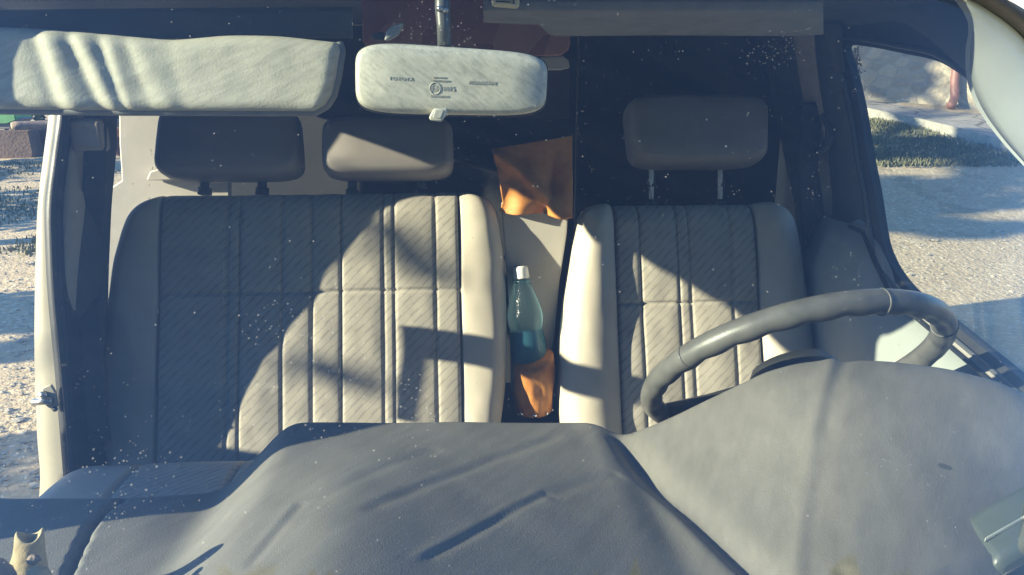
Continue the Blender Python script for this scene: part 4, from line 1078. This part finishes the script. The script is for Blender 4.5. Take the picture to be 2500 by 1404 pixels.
# trees on the sunny side of the yard, outside the frame: they throw the dappled shade
def tree(x, y, h, crown, label, name='tree', trunk_r=.16, leaves=480, size=.14):
    z0 = terrain(x, y)
    mb = MB(); pts = [Vector((x+.1*math.sin(k), y+.08*math.cos(1.7*k), z0-.1+h*k/7)) for k in range(8)]
    mb.tube(pts, lambda t: trunk_r*(1-.75*t), 10)
    for c, R in crown:
        t0 = pts[min(6, max(2, int((c[2]-z0)/h*7)-1))]; mb.tube(spline([t0, t0.lerp(Vector(c), .5)+Vector((0, 0, .2)), Vector(c)], 4), lambda t: .06*(1-.7*t), 7)
    tr = thing(name, (x, y, z0), label, 'tree'); mb.build('trunk', bark, tr)
    mb = MB()
    for c, R in crown: leaf_cloud(mb, c, R, leaves, size)
    mb.build('crown', leafm.m, tr, smooth=False, normals=False); return tr
tree(-9.6, 7.0, 8.6, [((-9, 5.2, 3.95), (1.2, 1.0, .75)), ((-9, 4.55, 3.5), (1.0, .5, .3)), ((-9.1, 6.5, 4.65), (1.0, .9, .6))]+[(tuple(to_x(PY(px, py, wbw[2].y), -9.3)), (.8, r_, r_*.8)) for px, py, r_ in ((2120, 170, .30), (2155, 215, .25), (2215, 150, .22), (2235, 205, .26), (2275, 235, .22), (2290, 165, .18), (2180, 130, .3))]+[(tuple(to_x(T(px, py), -9.0)), (.8, r_, r_)) for px, py, r_ in ((2180, 520, .25), (2300, 545, .22), (2420, 500, .3), (2460, 560, .2), (2250, 450, .3), (2400, 430, .35), (2200, 380, .4), (2330, 350, .4), (2480, 400, .4))]+[((-9.4, 12.2, 8.6), (1.2, .9, .6))], 'tall leafy tree standing on the sunny side of the yard')
tree(-8.8, 4.2, 1.9, [((-8.8, 4.2, .1), (1.0, .9, .7))], 'rounded bush standing on the sunny side of the yard nearest the van', 'bush', .05, 2600, .09)
tree(-8.9, 9.4, 1.6, [((-8.9, 8.9, -.3), (1.0, 1.5, .8)), ((-8.8, 12.3, -.5), (1.0, 1.3, .8))], 'long low bush standing under the tall leafy tree', 'bush', .05, 2600, .09)
tree(-7.2, -3.6, 3.2, [((-7, -3.5, -.1), (1.5, 1.2, 1.5)), ((-6.2, -4.4, .3), (1.4, 1.0, 1.4))], 'big dense bush added on the sunny side to shade the ground in front of the van', 'bush', .07, 3000, .12)  # added out of view to keep sun off the ground before the van
tree(-8.8, 1.6, 2.2, [((-8.8, 1.55, .5), (.8, .5, .65))], 'small bush standing apart at the front of the yard', 'bush', .05, 2000, .08)
# leafless young tree: a few twigs across the sun
random.seed(9)
mb = MB(); bx_, by_ = -5.4, .42; zt_ = terrain(bx_, by_)
pts = [Vector((bx_, by_, zt_-.1+.55*k)) for k in range(8)]; mb.tube(pts, lambda t: .05*(1-.7*t), 8)
bt_ = thing('bare_tree', (bx_, by_, zt_), 'young bare tree with thin twigs standing in front of the van', 'tree'); mb.build('trunk', bark, bt_)
mb = MB()
for k in range(6):
    s_ = pts[random.randint(3, 7)]; a = random.uniform(0, 6.28); L = random.uniform(.3, .8); d = Vector((math.cos(a), math.sin(a), random.uniform(.1, .8)))*L
    mb.tube(spline([s_, s_+d*.5+Vector((0, 0, .05)), s_+d], 4), lambda t: .014*(1-.6*t), 6)
for a_, b_, r_ in (((930, 545), (1115, 700), .022), ((760, 890), (975, 950), .018), ((800, 900), (880, 935), .017)):
    pa, pb = to_x(PS(*a_), -5.2), to_x(PS(*b_), -5.2)
    mb.tube([pa-(pb-pa)*.05, pa.lerp(pb, .3)+Vector((0, .006, .01)), pa.lerp(pb, .7)-Vector((0, .004, .008)), pb], r_, 7); mb.tube([pa.lerp(pb, .5), pa.lerp(pb, .5)+Vector((-.3, 0, .02)), pts[4]+Vector((-.3, 0, 0)), pts[4]], .004, 5)
mb.build('twigs', bark, bt_)

# unseen trees added behind the photographer to close off the low sky; only reflections show
for k, (x, y, h, lab) in enumerate(((-6.5, -7.2, 6.5, 'added broad leafy tree behind the photographer, first of the row from the sunny side'), (-2.2, -6.4, 7.5, 'tallest leafy tree of the added row behind the photographer'), (2.4, -6.8, 6.2, 'added leafy tree behind the photographer just right of the tallest one'), (6.8, -6.6, 7.0, 'last leafy tree of the added row behind the photographer, on the shady side'))):
    random.seed(40+k)
    t_ = tree(x, y, h, [((x, y, -.2), (2.3, 1.2, 1.5)), ((x+.3, y, 2.0), (2.4, 1.5, 1.6)), ((x-.2, y, 4.0), (1.7, 1.4, 1.3))], lab, 'tree', .2, 1300, .34)
    t_['group'] = 'added trees behind the photographer'
